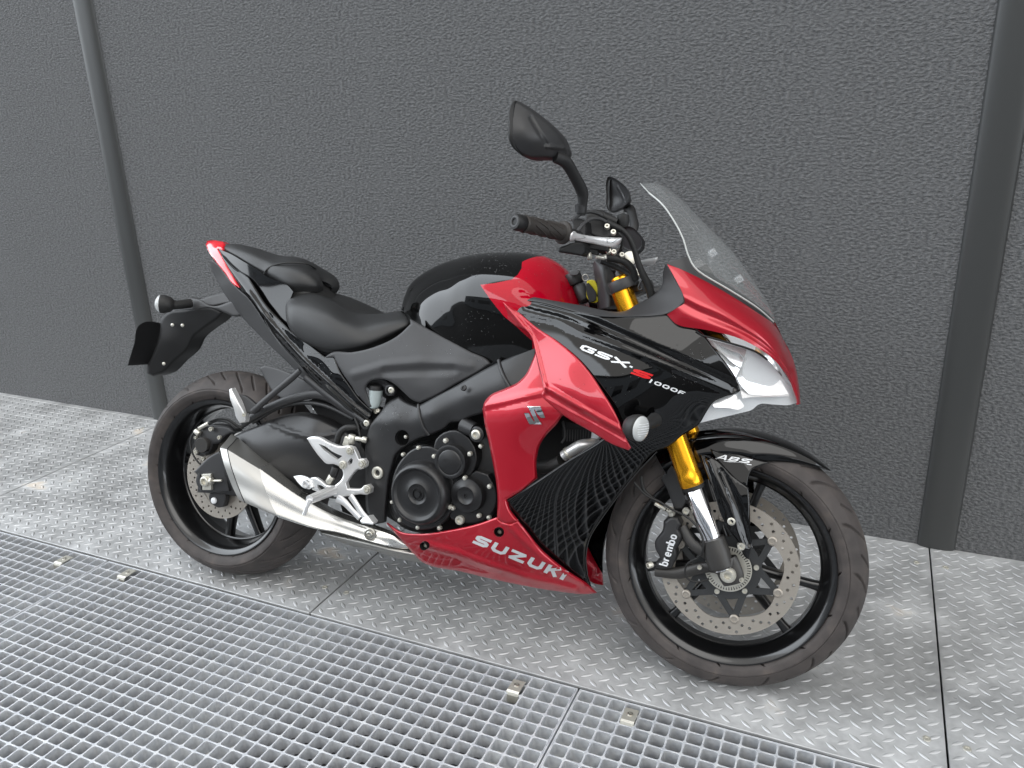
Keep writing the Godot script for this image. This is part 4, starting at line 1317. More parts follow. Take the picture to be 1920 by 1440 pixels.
	panel(m, ck, K(3, [690, 450, 0.160, 960, 497, 0.165, 1250, 548, 0.160, 1480, 592, 0.150, 740, 512, 0.178, 960, 525, 0.186, 1250, 598, 0.195, 1480, 630, 0.198]) + K(5, [430, 305, 0.135, 535, 205, 0.135, 558, 58, 0.155, 574, 55, 0.165, 692, 290, 0.190, 692, 330, 0.188, 575, 408, 0.188, 300, 432, 0.198, 560, 250, 0.165]), {t = 0.004, step = 5.0, roll = 0.004, rollw = 4.0})
	pair("cockpit_trim", m, MT.plastic)
	# ------------------------------------------------ black fairing side
	m = MB.new()
	var fo = O(3, [745, 508, 960, 522, 1250, 596])
	fo.append_array(O(5, [150, 430, 300, 430, 480, 423, 570, 414, 650, 493, 790, 525, 900, 650, 1000, 775, 1060, 870, 1092, 955, 1080, 968, 980, 1000, 900, 1040, 850, 1110, 800, 1192, 680, 1275, 560, 1365]))
	fo.append_array(O(7, [1900, 300, 1740, 465, 1600, 645, 1490, 800, 1435, 900, 1415, 1020, 1425, 1120, 1452, 1210, 1290, 1102, 1120, 962, 980, 792, 888, 640, 1100, 502, 1300, 368, 1535, 221, 1560, 200]))
	fo.append_array(O(3, [1300, 1180, 1170, 980, 1050, 850, 900, 700]))
	var fk = K(3, [745, 508, 0.172, 900, 640, 0.196, 1050, 850, 0.215, 1170, 980, 0.226, 1300, 1180, 0.232, 960, 522, 0.180, 1250, 596, 0.192, 1200, 780, 0.220])
	fk += K(5, [300, 430, 0.195, 570, 414, 0.184, 650, 500, 0.184, 250, 600, 0.224, 450, 720, 0.224, 650, 820, 0.206, 900, 660, 0.166, 1000, 780, 0.148, 1090, 958, 0.122, 980, 1000, 0.132, 850, 1110, 0.140, 800, 1192, 0.138, 250, 950, 0.240, 550, 1000, 0.204, 400, 1250, 0.212, 680, 1275, 0.158, 750, 600, 0.190, 800, 950, 0.178])
	fk += K(7, [1740, 465, 0.164, 1600, 645, 0.150, 1490, 800, 0.128, 1430, 1000, 0.094, 1452, 1208, 0.056, 1290, 1100, 0.102, 1120, 960, 0.149, 980, 790, 0.184, 890, 640, 0.206, 1300, 368, 0.224, 1535, 220, 0.236, 1450, 500, 0.199, 1250, 700, 0.184, 1350, 900, 0.139, 1600, 380, 0.202, 1100, 620, 0.207])
	var fB = panel(m, fo, fk, {t = 0.004, step = 4.5, lam = 0.6, roll = 0.005, rollw = 4.0, ridges = [[px_join(O(3, [900, 530, 1200, 610]), O(5, [0, 455, 330, 600, 700, 765, 1040, 925])), -0.008, 16.0], [px_join(O(3, [860, 585, 1100, 640]), O(5, [-50, 530, 300, 660, 650, 800, 1000, 930])), 0.003, 14.0]]})
	var fair = pair("upper_fairing", m, MT.gloss, null, "glossy black fairing side with white model lettering")
	beads_on(fair, fB, [[17, 1020, 220, 260, 120, 34], [17, 1000, 560, 300, 200, 34], [3, 1050, 670, 160, 70, 12], [11, 1300, 600, 300, 260, 16], [5, 650, 700, 260, 160, 20]])
	# lettering on it
	m = MB.new()
	word(m, fB, "GSX-", px(11, 868, 205), px(11, 1470, 440) - px(11, 850, 195), px(11, 900, 150) - px(11, 855, 205), 0.26, [1.3, 1.3, 1.45, 0.5], 0.10)
	word(m, fB, "1000F", px(17, 385, 640), px(17, 925, 845) - px(17, 385, 640), px(17, 425, 588) - px(17, 385, 640), 0.24, [0.5, 1.0, 1.0, 1.0, 0.85], 0.16)
	part("lettering", m, MT.white, fair)
	m = MB.new()
	word(m, fB, "S", px(17, 100, 500), px(17, 385, 600) - px(17, 100, 500), px(17, 175, 425) - px(17, 100, 500), 0.30, [1.0], 0.1)
	part("lettering", m, MT.sticker_red, fair)
	# pale edge line of the lower fairing
	m = MB.new()
	sweep(m, on_path(fB, O(7, [892, 640, 1100, 503, 1300, 370, 1532, 224]), 0.0), 0.0012, 6, 3)
	sweep(m, on_path(fB, O(7, [1890, 310, 1740, 467, 1600, 647, 1490, 802, 1437, 900, 1417, 1020, 1427, 1120]), 0.0), 0.0014, 6, 3)
	part("edge", m, MT.plastic, fair)
	# ------------------------------------------------ red blade
	m = MB.new()
	var bo = O(3, [580, 408, 690, 452, 738, 525, 840, 600, 960, 700, 1100, 792, 1230, 902, 1330, 1022, 1400, 1130, 1480, 1262])
	bo.append_array(O(7, [1690, 232, 1718, 285, 1700, 300, 1600, 262, 1450, 174, 1290, 82]))
	bo.append_array(O(11, [690, 945, 560, 840, 425, 728, 482, 672, 450, 540, 410, 380, 378, 220, 365, 150, 330, 60, 280, 0]))
	bo.append_array(O(3, [830, 692, 735, 622, 640, 502]))
	var bk = K(3, [580, 408, 0.160, 690, 452, 0.176, 738, 525, 0.186, 735, 622, 0.182, 830, 692, 0.190, 840, 600, 0.198, 960, 700, 0.208])
	bk += K(11, [365, 150, 0.205, 378, 220, 0.207, 450, 540, 0.224, 482, 665, 0.236, 425, 728, 0.232, 700, 190, 0.222, 1000, 500, 0.240, 1250, 850, 0.258, 1400, 1150, 0.266, 1450, 1290, 0.262, 520, 300, 0.226, 700, 500, 0.246, 700, 700, 0.256, 900, 860, 0.262, 1150, 1000, 0.268, 1300, 1100, 0.268, 600, 760, 0.240, 900, 950, 0.248, 1200, 1120, 0.255, 690, 945, 0.228, 1000, 1080, 0.236, 1250, 1200, 0.246])
	var fA2 = panel(m, bo, bk, {t = 0.004, step = 3.0, lam = 0.25, roll = 0.004, rollw = 3.5, ridges = [[O(11, [495, 640, 700, 765, 900, 880, 1150, 1025, 1400, 1160]), 0.006, 11.0], [O(11, [540, 720, 800, 870, 1100, 1030, 1400, 1200]), -0.006, 10.0], [px_join(O(3, [715, 500, 800, 610, 880, 705]), O(11, [330, 60, 380, 200, 440, 430, 490, 640])), 0.0065, 8.0]]})
	var blade = pair("fairing_blade", m, MT.red)
	beads_on(blade, fA2, [[11, 700, 560, 500, 500, 26]])
	# ------------------------------------------------ red side cowl
	m = MB.new()
	var co = O(11, [400, 195, 455, 385, 500, 545, 540, 690, 500, 740, 610, 830, 730, 930, 692, 955, 620, 1050, 500, 1180, 425, 1300, 400, 1400])
	co.append_array(O(7, [1088, 345, 1084, 420, 1090, 490, 1000, 562, 888, 630, 905, 690, 965, 772, 900, 790, 852, 778, 825, 748, 828, 640, 820, 520, 800, 400, 770, 250, 742, 120, 728, 20]))
	co.append_array(O(3, [592, 1270, 605, 1202, 650, 1152, 740, 1112, 830, 1068, 880, 1020, 930, 920]))
	var ck2 = K(11, [381, 215, 0.198, 453, 545, 0.215, 485, 672, 0.226, 430, 730, 0.230, 692, 948, 0.224, 540, 690, 0.222, 500, 400, 0.208, 730, 930, 0.222, 300, 560, 0.216, 250, 650, 0.224, 0, 700, 0.214, 0, 800, 0.228, 220, 740, 0.236, 100, 950, 0.236, 350, 950, 0.239, 520, 880, 0.238, 600, 950, 0.234, 500, 1180, 0.218, 400, 1400, 0.206, 300, 1150, 0.233])
	ck2 += K(3, [592, 1270, 0.212, 605, 1202, 0.210, 740, 1112, 0.206, 880, 1020, 0.202, 930, 920, 0.202, 640, 1290, 0.226])
	ck2 += K(7, [770, 250, 0.214, 800, 400, 0.215, 830, 300, 0.228, 950, 400, 0.230, 1060, 440, 0.212, 1090, 490, 0.206, 820, 520, 0.213, 900, 550, 0.226, 828, 640, 0.211, 880, 700, 0.218, 888, 630, 0.216, 965, 772, 0.206, 852, 778, 0.205])
	var fC = panel(m, co, ck2, {t = 0.004, step = 4.0, lam = 0.3, roll = 0.010, rollw = 6.0, ridges = [[O(11, [-230, 850, 0, 795, 220, 740, 470, 690]), 0.004, 12.0]]})
	var cowl = pair("side_cowl", m, MT.red)
	m = MB.new()
	shape_on(m, fC, O(11, [296, 852, 440, 850, 470, 920, 495, 978, 448, 978, 405, 935, 378, 880, 372, 895, 400, 965, 455, 1050, 318, 1050, 285, 985, 258, 925, 310, 925, 345, 985, 372, 1025, 376, 1010, 345, 945, 318, 890]), 0.0018)
	part("emblem", m, MT.chrome, cowl)
	# ------------------------------------------------ belly pan
	m = MB.new()
	var eo = O(7, [88, 785, 190, 848, 300, 858, 520, 830, 700, 790, 822, 748, 852, 775, 900, 788, 962, 772, 1000, 818, 1120, 966, 1290, 1105, 1450, 1214, 1487, 1252, 1440, 1258, 1200, 1236, 900, 1182, 600, 1112, 310, 1032, 245, 965])
	var ek = K(7, [88, 785, 0.168, 190, 848, 0.178, 300, 858, 0.184, 520, 830, 0.190, 700, 790, 0.196, 822, 750, 0.203, 962, 772, 0.205, 1120, 965, 0.164, 1290, 1103, 0.118, 1450, 1212, 0.062, 1480, 1250, 0.034, 1200, 1235, 0.070, 900, 1180, 0.104, 600, 1110, 0.124, 310, 1032, 0.134, 245, 965, 0.148])
	ek += K(18, [0, 400, 0.184, 250, 500, 0.177, 520, 590, 0.167, 850, 700, 0.149, 1150, 770, 0.124, 1500, 850, 0.081, 300, 250, 0.192, 600, 350, 0.185, 900, 500, 0.161, 1200, 640, 0.127, 600, 100, 0.197])
	ek += K(7, [330, 900, 0.188, 480, 960, 0.186, 400, 1000, 0.163])
	var hA = circle2(px(7, 836, 846), 10.0, 9.6, 20); var hB = circle2(px(7, 345, 934), 8.5, 8.0, 18)
	var fE = panel(m, eo, ek, {t = 0.005, step = 4.0, lam = 0.2, roll = 0.006, rollw = 5.0, holes = [hA, hB], ridges = [[O(18, [-400, 290, 0, 400, 250, 500, 520, 592, 850, 702, 1150, 775, 1500, 860]), 0.007, 12.0], [px_join(O(7, [880, 780, 1000, 900]), O(7, [1150, 1040, 1400, 1200])), 0.004, 9.0]]})
	var belly = pair("belly_pan", m, MT.red)
	m = MB.new()
	word(m, fE, "SUZUKI", px(18, 215, 365) + Vector2(-6, -16), (px(18, 1345, 815) - px(18, 160, 325)) * 0.985, (px(18, 218, 165) - px(18, 155, 255)) * 1.15, 0.29, [1.15, 1.2, 1.25, 1.2, 1.06, 0.30], 0.21)
	part("lettering", m, MT.silver_paint, belly)
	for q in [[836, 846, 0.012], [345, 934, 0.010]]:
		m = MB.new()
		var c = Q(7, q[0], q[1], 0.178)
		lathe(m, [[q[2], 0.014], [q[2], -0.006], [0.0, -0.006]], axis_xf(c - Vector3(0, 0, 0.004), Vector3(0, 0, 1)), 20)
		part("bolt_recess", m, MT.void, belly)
	bolts("panel_bolt", [[Q(7, 848, 840, 0.168), 0.0055], [Q(7, 355, 930, 0.168), 0.0055]], Vector3(0, 0, 1), 0.006, MT.zinc, belly)
	# ------------------------------------------------ nose
	m = MB.new()
	net(m, [L(5, [570, 415, 0.184, 640, 370, 0.190, 692, 335, 0.184, 690, 288, 0.190, 650, 200, 0.178, 570, 55, 0.165]),
		L(5, [655, 492, 0.186, 730, 425, 0.189, 790, 388, 0.181, 800, 342, 0.186, 770, 240, 0.172, 700, 108, 0.155]),
		L(5, [850, 525, 0.180, 890, 480, 0.180, 930, 448, 0.170, 950, 402, 0.173, 935, 310, 0.157, 900, 208, 0.135]),
		L(5, [1050, 573, 0.165, 1080, 550, 0.162, 1110, 532, 0.152, 1122, 500, 0.154, 1118, 420, 0.138, 1100, 328, 0.110]),
		L(5, [1200, 642, 0.146, 1225, 630, 0.141, 1250, 622, 0.130, 1262, 590, 0.130, 1265, 515, 0.112, 1250, 428, 0.075]),
		L(5, [1320, 727, 0.116, 1335, 718, 0.112, 1347, 711, 0.104, 1354, 688, 0.103, 1352, 590, 0.080, 1332, 488, 0.030]),
		L(5, [1400, 817, 0.082, 1405, 808, 0.079, 1409, 800, 0.074, 1414, 776, 0.072, 1415, 690, 0.048, 1400, 598, 0.0]),
		L(5, [1445, 892, 0.054, 1448, 885, 0.052, 1451, 878, 0.048, 1454, 855, 0.045, 1458, 780, 0.028, 1452, 698, 0.0]),
		L(5, [1470, 962, 0.038, 1474, 950, 0.036, 1478, 938, 0.034, 1483, 915, 0.032, 1490, 870, 0.020, 1491, 820, 0.0]),
		L(5, [1488, 1020, 0.028, 1492, 1012, 0.026, 1497, 1004, 0.024, 1501, 990, 0.022, 1508, 970, 0.012, 1512, 950, 0.0]),
		L(5, [1490, 1056, 0.022, 1497, 1056, 0.019, 1503, 1055, 0.016, 1509, 1053, 0.012, 1514, 1051, 0.006, 1518, 1048, 0.0])], 5, 5, false, false, false, Q(5, 1150, 620, 0.0), false)
	part("nose_cowl", both(m), MT.red)
	# ------------------------------------------------ trim under the screen
	m = MB.new()
	panel(m, O(5, [572, 52, 640, 30, 720, 0, 760, 60, 790, 105, 900, 172, 1050, 265, 1200, 362, 1300, 440, 1338, 490, 1250, 432, 1100, 332, 900, 212, 700, 112]), K(5, [572, 52, 0.165, 720, 0, 0.140, 790, 105, 0.132, 1050, 265, 0.094, 1200, 362, 0.062, 1338, 488, 0.025, 700, 112, 0.153, 900, 212, 0.133, 1100, 332, 0.108, 1250, 432, 0.073]), {t = 0.003, step = 4.0})
	pair("screen_base", m, MT.plastic)
	# ------------------------------------------------ headlight
	m = MB.new()
	var ho = O(14, [35, 150, 110, 203, 300, 255, 540, 325, 720, 380, 860, 438, 1000, 535, 1120, 675, 1230, 815, 1330, 925, 1390, 1035, 1408, 1112, 1300, 1146, 1100, 1142, 880, 1142, 790, 1212, 650, 1252, 400, 1312, 80, 1392, 150, 1270, 220, 1150, 330, 1060, 480, 998, 642, 965, 580, 790, 400, 520, 200, 255])
	var hk = K(14, [35, 150, 0.180, 300, 255, 0.164, 720, 380, 0.134, 1000, 535, 0.102, 1230, 815, 0.064, 1390, 1035, 0.032, 1408, 1112, 0.022, 1100, 1142, 0.060, 880, 1142, 0.082, 790, 1212, 0.086, 400, 1312, 0.120, 80, 1392, 0.136, 220, 1150, 0.138, 480, 998, 0.128, 642, 965, 0.122, 580, 790, 0.128, 200, 255, 0.172, 850, 700, 0.106, 1100, 900, 0.072])
	panel(m, ho, hk, {t = 0.0, step = 6.0, ridges = []})
	var hl = pair("headlight", m, MT.lens)
	# reflector bowls inside
	m = MB.new()
	panel(m, O(14, [722, 392, 860, 452, 990, 562, 1100, 702, 1210, 870, 1288, 1000, 1000, 1022, 750, 1005, 640, 880, 588, 780, 640, 640, 692, 520]), K(14, [722, 392, 0.108, 990, 562, 0.076, 1210, 870, 0.048, 1288, 1000, 0.044, 1000, 1022, 0.072, 750, 1005, 0.098, 588, 780, 0.112, 692, 520, 0.112, 860, 700, 0.074, 820, 860, 0.086, 1050, 900, 0.058]), {t = 0.001, step = 3.0, lam = 0.01})
	pair("reflector", m, MT.reflector, hl)
	m = MB.new()
	panel(m, O(14, [640, 885, 750, 925, 1000, 975, 1285, 1008, 1290, 1022, 1000, 1042, 760, 1045, 660, 1060, 640, 980]), K(14, [640, 885, 0.098, 1000, 975, 0.062, 1285, 1008, 0.042, 1000, 1042, 0.076, 660, 1060, 0.110]), {t = 0.001, step = 3.0})
	pair("reflector", m, MT.reflector, hl)
	m = MB.new()
	panel(m, O(14, [215, 262, 420, 315, 600, 365, 716, 402, 690, 520, 640, 470, 520, 420, 380, 355]), K(14, [215, 262, 0.150, 420, 315, 0.136, 716, 402, 0.116, 690, 520, 0.124, 380, 355, 0.154, 520, 420, 0.146]), {t = 0.001, step = 3.0})
	pair("reflector", m, MT.reflector, hl)
	m = MB.new()
	panel(m, O(14, [110, 230, 205, 265, 370, 362, 520, 432, 635, 480, 680, 535, 640, 640, 560, 600, 420, 480, 260, 350]), K(14, [110, 230, 0.160, 370, 362, 0.142, 635, 480, 0.118, 640, 640, 0.124, 420, 480, 0.146, 260, 350, 0.158]), {t = 0.001, step = 3.0})
	pair("reflector", m, MT.reflector, hl)
	m = MB.new()
	panel(m, O(14, [120, 250, 250, 365, 410, 495, 550, 612, 625, 660, 575, 775, 480, 640, 380, 500, 240, 370]), K(14, [120, 250, 0.162, 410, 495, 0.138, 625, 660, 0.114, 575, 775, 0.124, 380, 500, 0.148]), {t = 0.001, step = 3.0})
	pair("reflector", m, MT.reflector, hl)
	m = MB.new()
	panel(m, O(14, [335, 1070, 480, 1012, 570, 1008, 630, 1075, 690, 1165, 640, 1200, 450, 1185, 285, 1178, 258, 1150]), K(14, [335, 1070, 0.116, 570, 1008, 0.104, 690, 1165, 0.096, 450, 1185, 0.122, 258, 1150, 0.132]), {t = 0.001, step = 3.0})
	pair("reflector", m, MT.reflector, hl)
	m = MB.new()
	var hk2 := []
	for q in hk: hk2.append(Vector3(q.x, q.y, q.z - 0.020))
	panel(m, ho, hk2, {t = 0.002, step = 6.0})
	pair("housing", m, MT.white, hl)
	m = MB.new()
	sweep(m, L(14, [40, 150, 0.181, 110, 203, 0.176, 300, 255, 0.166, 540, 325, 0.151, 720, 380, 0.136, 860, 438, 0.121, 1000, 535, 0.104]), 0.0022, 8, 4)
	pair("lens_reflection_line", m, MT.dark, hl)  # dark line drawn in for the reflection along the lens top
	# ------------------------------------------------ windscreen
	m = MB.new()
	var wc = [L(4, [930, 632, 0.100, 905, 604, 0.055, 880, 578, 0.0]), L(4, [1010, 702, 0.124, 1005, 636, 0.072, 985, 577, 0.0]), L(4, [1080, 802, 0.140, 1105, 722, 0.086, 1105, 655, 0.0]), L(4, [1130, 902, 0.150, 1200, 846, 0.096, 1240, 792, 0.0]), L(4, [1163, 1005, 0.154, 1295, 975, 0.100, 1400, 952, 0.0]), L(4, [1222, 1092, 0.152, 1385, 1085, 0.098, 1500, 1082, 0.0]), L(4, [1400, 1200, 0.128, 1510, 1212, 0.080, 1600, 1232, 0.0]), L(4, [1560, 1302, 0.085, 1610, 1305, 0.050, 1650, 1322, 0.0]), L(4, [1660, 1388, 0.030, 1667, 1384, 0.016, 1672, 1373, 0.0])]
	net(m, wc, 6, 6, false, false, false, Vector3(1.1, 0.8, 0), true)
	var scr = part("windscreen", both(m), MT.screen, null, "clear curved windscreen")
	m = MB.new()
	var ed := []
	for c in wc: ed.append(c[0])
	sweep(m, ed, 0.0019, 8, 5)
	sweep(m, [wc[0][0], wc[0][1], wc[0][2]], 0.0016, 8, 5)
	part("screen_rim", m, MT.screen_edge, scr)
	for q in [[1300, 985, 0.095], [1455, 1140, 0.070]]:
		m = MB.new()
		var c = Q(4, q[0], q[1], q[2])
		cyl(m, c + Vector3(-0.006, -0.004, 0), c + Vector3(0.008, 0.006, 0.0), 0.0085, 16)
		part("screen_mount", m, MT.lens, scr)
	# ------------------------------------------------ front turn signal
	var ts = group_part("turn_signal")
	var tc = Q(11, 1530, 1095, 0.300)
	var ax = Vector3(0.93, -0.04, 0.40).normalized()
	m = MB.new()
	lathe(m, [[0.0, -0.030], [0.010, -0.029], [0.019, -0.024], [0.0255, -0.013], [0.0285, 0.0], [0.0285, 0.006], [0.026, 0.008]], axis_xf(tc, ax), 32)
	sweep(m, [tc - ax * 0.008, tc + Vector3(0.012, 0.004, -0.035), tc + Vector3(0.02, 0.01, -0.075)], [0.013, 0.011, 0.016], 12, 3)
	pair("housing", m, MT.rubber, ts)
	m = MB.new()
	lathe(m, [[0.0265, 0.008], [0.0260, 0.011], [0.0215, 0.014], [0.012, 0.0165], [0.0, 0.0175]], axis_xf(tc, ax), 32)
	pair("lens", m, MT.signal, ts)
	for k in 6:
		m = MB.new()
		var y = -0.014 + k * 0.005
		var xf = axis_xf(tc, ax)
		var wv = sqrt(maxf(0.0, 0.019 * 0.019 - y * y))
		sweep(m, [xf * Vector3(-wv, y, 0.0145), xf * Vector3(0, y, 0.0176 - y * y * 12), xf * Vector3(wv, y, 0.0145)], 0.0008, 5, 4)
		pair("lens_rib", m, MT.white, ts)
func px_join(a, b):
	var r = PackedVector2Array(a)
	r.append_array(b)
	return r
func on_path(f, pl, lift):
	var r := []
	for q in pl: r.append(P(q.x, q.y, pz(f, q.x, q.y) + lift))
	return r

# ---------------------------------------------------------------- rain beads: small flat domes standing on the bodywork
func bead(m, p, nn, r):
	var xf = axis_xf(p, nn)
	var base = m.v.size()
	var k8 = 7
	for ring in 3:
		var a = [0.0, 0.65, 1.15][ring]
		for q in k8:
			var t = TAU * q / k8 + ring * 0.4
			var d = Vector3(cos(t) * cos(a), sin(t) * cos(a), sin(a))
			m.add(xf * (d * Vector3(r, r, r * 0.55)), (xf.basis * (d * Vector3(1, 1, 1.8))).normalized())
	var top = m.add(xf * Vector3(0, 0, r * 0.55), nn)
	for ring in 2:
		for q in k8:
			var q2 = (q + 1) % k8
			m.quad(base + ring * k8 + q, base + ring * k8 + q2, base + (ring + 1) * k8 + q2, base + (ring + 1) * k8 + q)
	for q in k8: m.tri(top, base + 2 * k8 + q, base + 2 * k8 + (q + 1) % k8)
func beads_on(parent, f, spots):
	# spots: [zone, x, y, spread x, spread y, count]
	var m = MB.new()
	for s in spots:
		for k in s[5]:
			var w = px(s[0], s[1] + rng.randfn() * s[3] * 0.5, s[2] + rng.randfn() * s[4] * 0.5)
			var p; var nn
			if f is Dictionary:
				if not Geometry2D.is_point_in_polygon(w, f.poly) or pl_dist(f.poly, w, true) < 3.0: continue
				p = P(w.x, w.y, pz(f, w.x, w.y))
				nn = (P(w.x + 1, w.y, pz(f, w.x + 1, w.y)) - p).cross(P(w.x, w.y + 1, pz(f, w.x, w.y + 1)) - p).normalized()
			else:
				p = net_hit(f, w)
				var b = net_hit(f, w + Vector2(1.5, 0)); var c = net_hit(f, w + Vector2(0, 1.5))
				nn = (b - p).cross(c - p).normalized()
			if nn.dot(p - cam_o) > 0: nn = -nn
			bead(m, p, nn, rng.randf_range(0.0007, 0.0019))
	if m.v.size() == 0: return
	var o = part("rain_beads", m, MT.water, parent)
	o.set_meta("kind", "stuff")

func build_engine():
	# ------------------------------------------------ main frame
	var m = MB.new()
	var fo = O(15, [318, 968, 440, 800, 520, 690, 640, 620, 740, 690, 850, 735, 1000, 652, 1300, 488, 1760, 240, 1920, 170, 2200, 50, 2200, 400, 1950, 580, 1700, 740, 1580, 812, 1450, 850, 1340, 902, 1230, 918, 1150, 985, 1080, 1020, 980, 1062, 870, 1095, 770, 1150, 660, 1225, 600, 1300])
	fo.append_array(O(6, [712, 660, 682, 760, 662, 900, 650, 1000, 642, 1118, 560, 1135, 512, 1040, 500, 880, 500, 700, 500, 560, 520, 440]))
	var fk = K(15, [318, 968, 0.160, 440, 800, 0.158, 520, 690, 0.150, 850, 735, 0.164, 1300, 480, 0.168, 1760, 250, 0.172, 2150, 100, 0.165, 600, 850, 0.182, 1000, 820, 0.194, 1400, 600, 0.198, 1800, 420, 0.200, 980, 1050, 0.172, 1230, 915, 0.172, 1340, 890, 0.184, 1580, 800, 0.186, 2100, 480, 0.190, 770, 1140, 0.170, 520, 1080, 0.168, 400, 900, 0.172, 750, 870, 0.176])
	fk += K(6, [520, 450, 0.150, 500, 700, 0.146, 510, 1040, 0.146, 640, 1110, 0.148, 660, 900, 0.150, 690, 720, 0.154, 590, 600, 0.152, 600, 900, 0.148, 720, 590, 0.168, 620, 500, 0.166])
	var hole = circle2(px(15, 682, 1085), 13.4, 14.6, 28)
	var fF = panel(m, fo, fk, {t = 0.012, step = 6.0, roll = 0.006, rollw = 5.0, holes = [hole]})
	var frame = pair("main_frame", m, MT.frame)
	beads_on(frame, fF, [[15, 620, 800, 240, 110, 60], [15, 480, 920, 120, 120, 24]])
	m = MB.new()
	sweep(m, on_path(fF, O(15, [868, 715, 872, 790, 890, 880, 925, 975, 985, 1052]), 0.001), 0.0042, 8, 4)
	pair("weld_seam", m, MT.satin, frame)
	m = MB.new()
	sweep(m, on_path(fF, O(15, [1772, 215, 1790, 300, 1830, 400, 1890, 510, 1930, 560]), 0.001), 0.0048, 8, 4)
	pair("weld_seam", m, MT.satin, frame)
	m = MB.new()
	bolt(m, Q(15, 1380, 525, 0.197), Vector3(0, 0.2, 1), 0.0075, 0.005)
	part("frame_bolt", m, MT.frame, frame)
	m = MB.new()
	var pv = Q(6, 595, 745, 0.1505)
	lathe(m, [[0.0165, -0.004], [0.0165, 0.004], [0.0150, 0.0055], [0.0095, 0.0055], [0.0080, 0.0045], [0.0072, -0.004], [0.0, -0.004]], axis_xf(pv, Vector3(0, 0, 1)), 6 * 5)
	part("pivot_nut", m, MT.zinc, frame)
	# ------------------------------------------------ crankcase
	var en = group_part("engine")
	m = MB.new()
	panel(m, O(6, [760, 560, 900, 520, 1020, 540, 1060, 470, 1130, 440, 1260, 420, 1420, 400, 1560, 480, 1560, 1150, 1480, 1100, 1350, 1150, 1060, 1195, 900, 1195, 770, 1150, 690, 1050, 680, 900, 700, 720]), K(6, [760, 560, 0.130, 1130, 440, 0.130, 1420, 400, 0.125, 1560, 1100, 0.120, 900, 1190, 0.130, 690, 900, 0.138, 1000, 800, 0.150, 1300, 700, 0.145]), {t = 0.09, step = 8.0, roll = 0.01, rollw = 6.0})
	part("crankcase", m, MT.engine, en)
	m = MB.new()      # flange steps behind the covers
	panel(m, O(6, [700, 900, 715, 760, 780, 640, 860, 570, 980, 550, 1090, 600, 1150, 760, 1160, 950, 1120, 1080, 1020, 1160, 900, 1170, 780, 1120, 715, 1020]), K(6, [700, 900, 0.176, 930, 560, 0.176, 1150, 900, 0.176, 920, 1165, 0.176, 930, 860, 0.178]), {t = 0.03, step = 8.0, roll = 0.003, rollw = 3.0})
	panel(m, O(6, [1130, 830, 1200, 800, 1330, 730, 1420, 760, 1480, 880, 1470, 1010, 1400, 1100, 1280, 1130, 1150, 1100, 1100, 1000]), K(6, [1130, 830, 0.170, 1420, 760, 0.166, 1480, 950, 0.164, 1280, 1130, 0.168]), {t = 0.03, step = 8.0, roll = 0.003, rollw = 3.0})
	panel(m, O(6, [1015, 560, 1030, 500, 1080, 450, 1180, 430, 1260, 470, 1320, 560, 1335, 640, 1290, 760, 1230, 815, 1110, 830, 1060, 780, 1030, 680]), K(6, [1015, 560, 0.172, 1180, 430, 0.172, 1335, 640, 0.172, 1110, 830, 0.172]), {t = 0.03, step = 8.0, roll = 0.003, rollw = 3.0})
	part("cover_flange", m, MT.engine, en)
	var zz = Vector3(0, 0, 1)
	m = MB.new()
	var cc = Q(6, 932, 890, 0.178)
	lathe(m, [[0.0800, -0.002], [0.0800, 0.010], [0.0780, 0.020], [0.0740, 0.029], [0.0690, 0.034], [0.0650, 0.0355], [0.0625, 0.034], [0.0590, 0.0290], [0.0560, 0.0275], [0.0290, 0.0275], [0.0275, 0.0290], [0.0255, 0.0290], [0.0240, 0.0265], [0.0165, 0.0255], [0.0155, 0.0275], [0.0140, 0.0275], [0.0125, 0.0235], [0.0, 0.0235]], axis_xf(cc, zz), 96)
	part("clutch_cover", m, MT.engine, en)
	m = MB.new()
	lathe(m, [[0.0085, 0.0], [0.0082, 0.006], [0.0, 0.006]], axis_xf(cc + Vector3(0, 0, 0.0236), zz), 6)
	part("cover_plug", m, MT.engine, en)
	m = MB.new()
	var sc = Q(6, 1160, 655, 0.172)
	lathe(m, [[0.0430, -0.002], [0.0430, 0.014], [0.0410, 0.020], [0.0330, 0.022], [0.0310, 0.0205], [0.0295, 0.0225], [0.0275, 0.0235], [0.0, 0.0240]], axis_xf(sc, zz), 64)
	part("starter_cover", m, MT.engine, en)
	m = MB.new()
	word(m, sc.z + 0.0246, "SUZUKI", px(6, 1078, 666), px(6, 1222, 682) - px(6, 1078, 666), px(6, 1084, 640) - px(6, 1078, 666), 0.22, [1.0, 1.0, 1.0, 1.0, 1.0, 0.34], 0.18)
	part("lettering", m, MT.frame, en)
	m = MB.new()
	var oc = Q(6, 1280, 905, 0.168)
	lathe(m, [[0.0440, -0.002], [0.0440, 0.012], [0.0415, 0.018], [0.0235, 0.020], [0.0220, 0.0225], [0.0195, 0.0225], [0.0180, 0.0205], [0.0050, 0.0205], [0.0045, 0.017], [0.0, 0.017]], axis_xf(oc, zz), 64)
	part("oil_pump_cover", m, MT.engine, en)
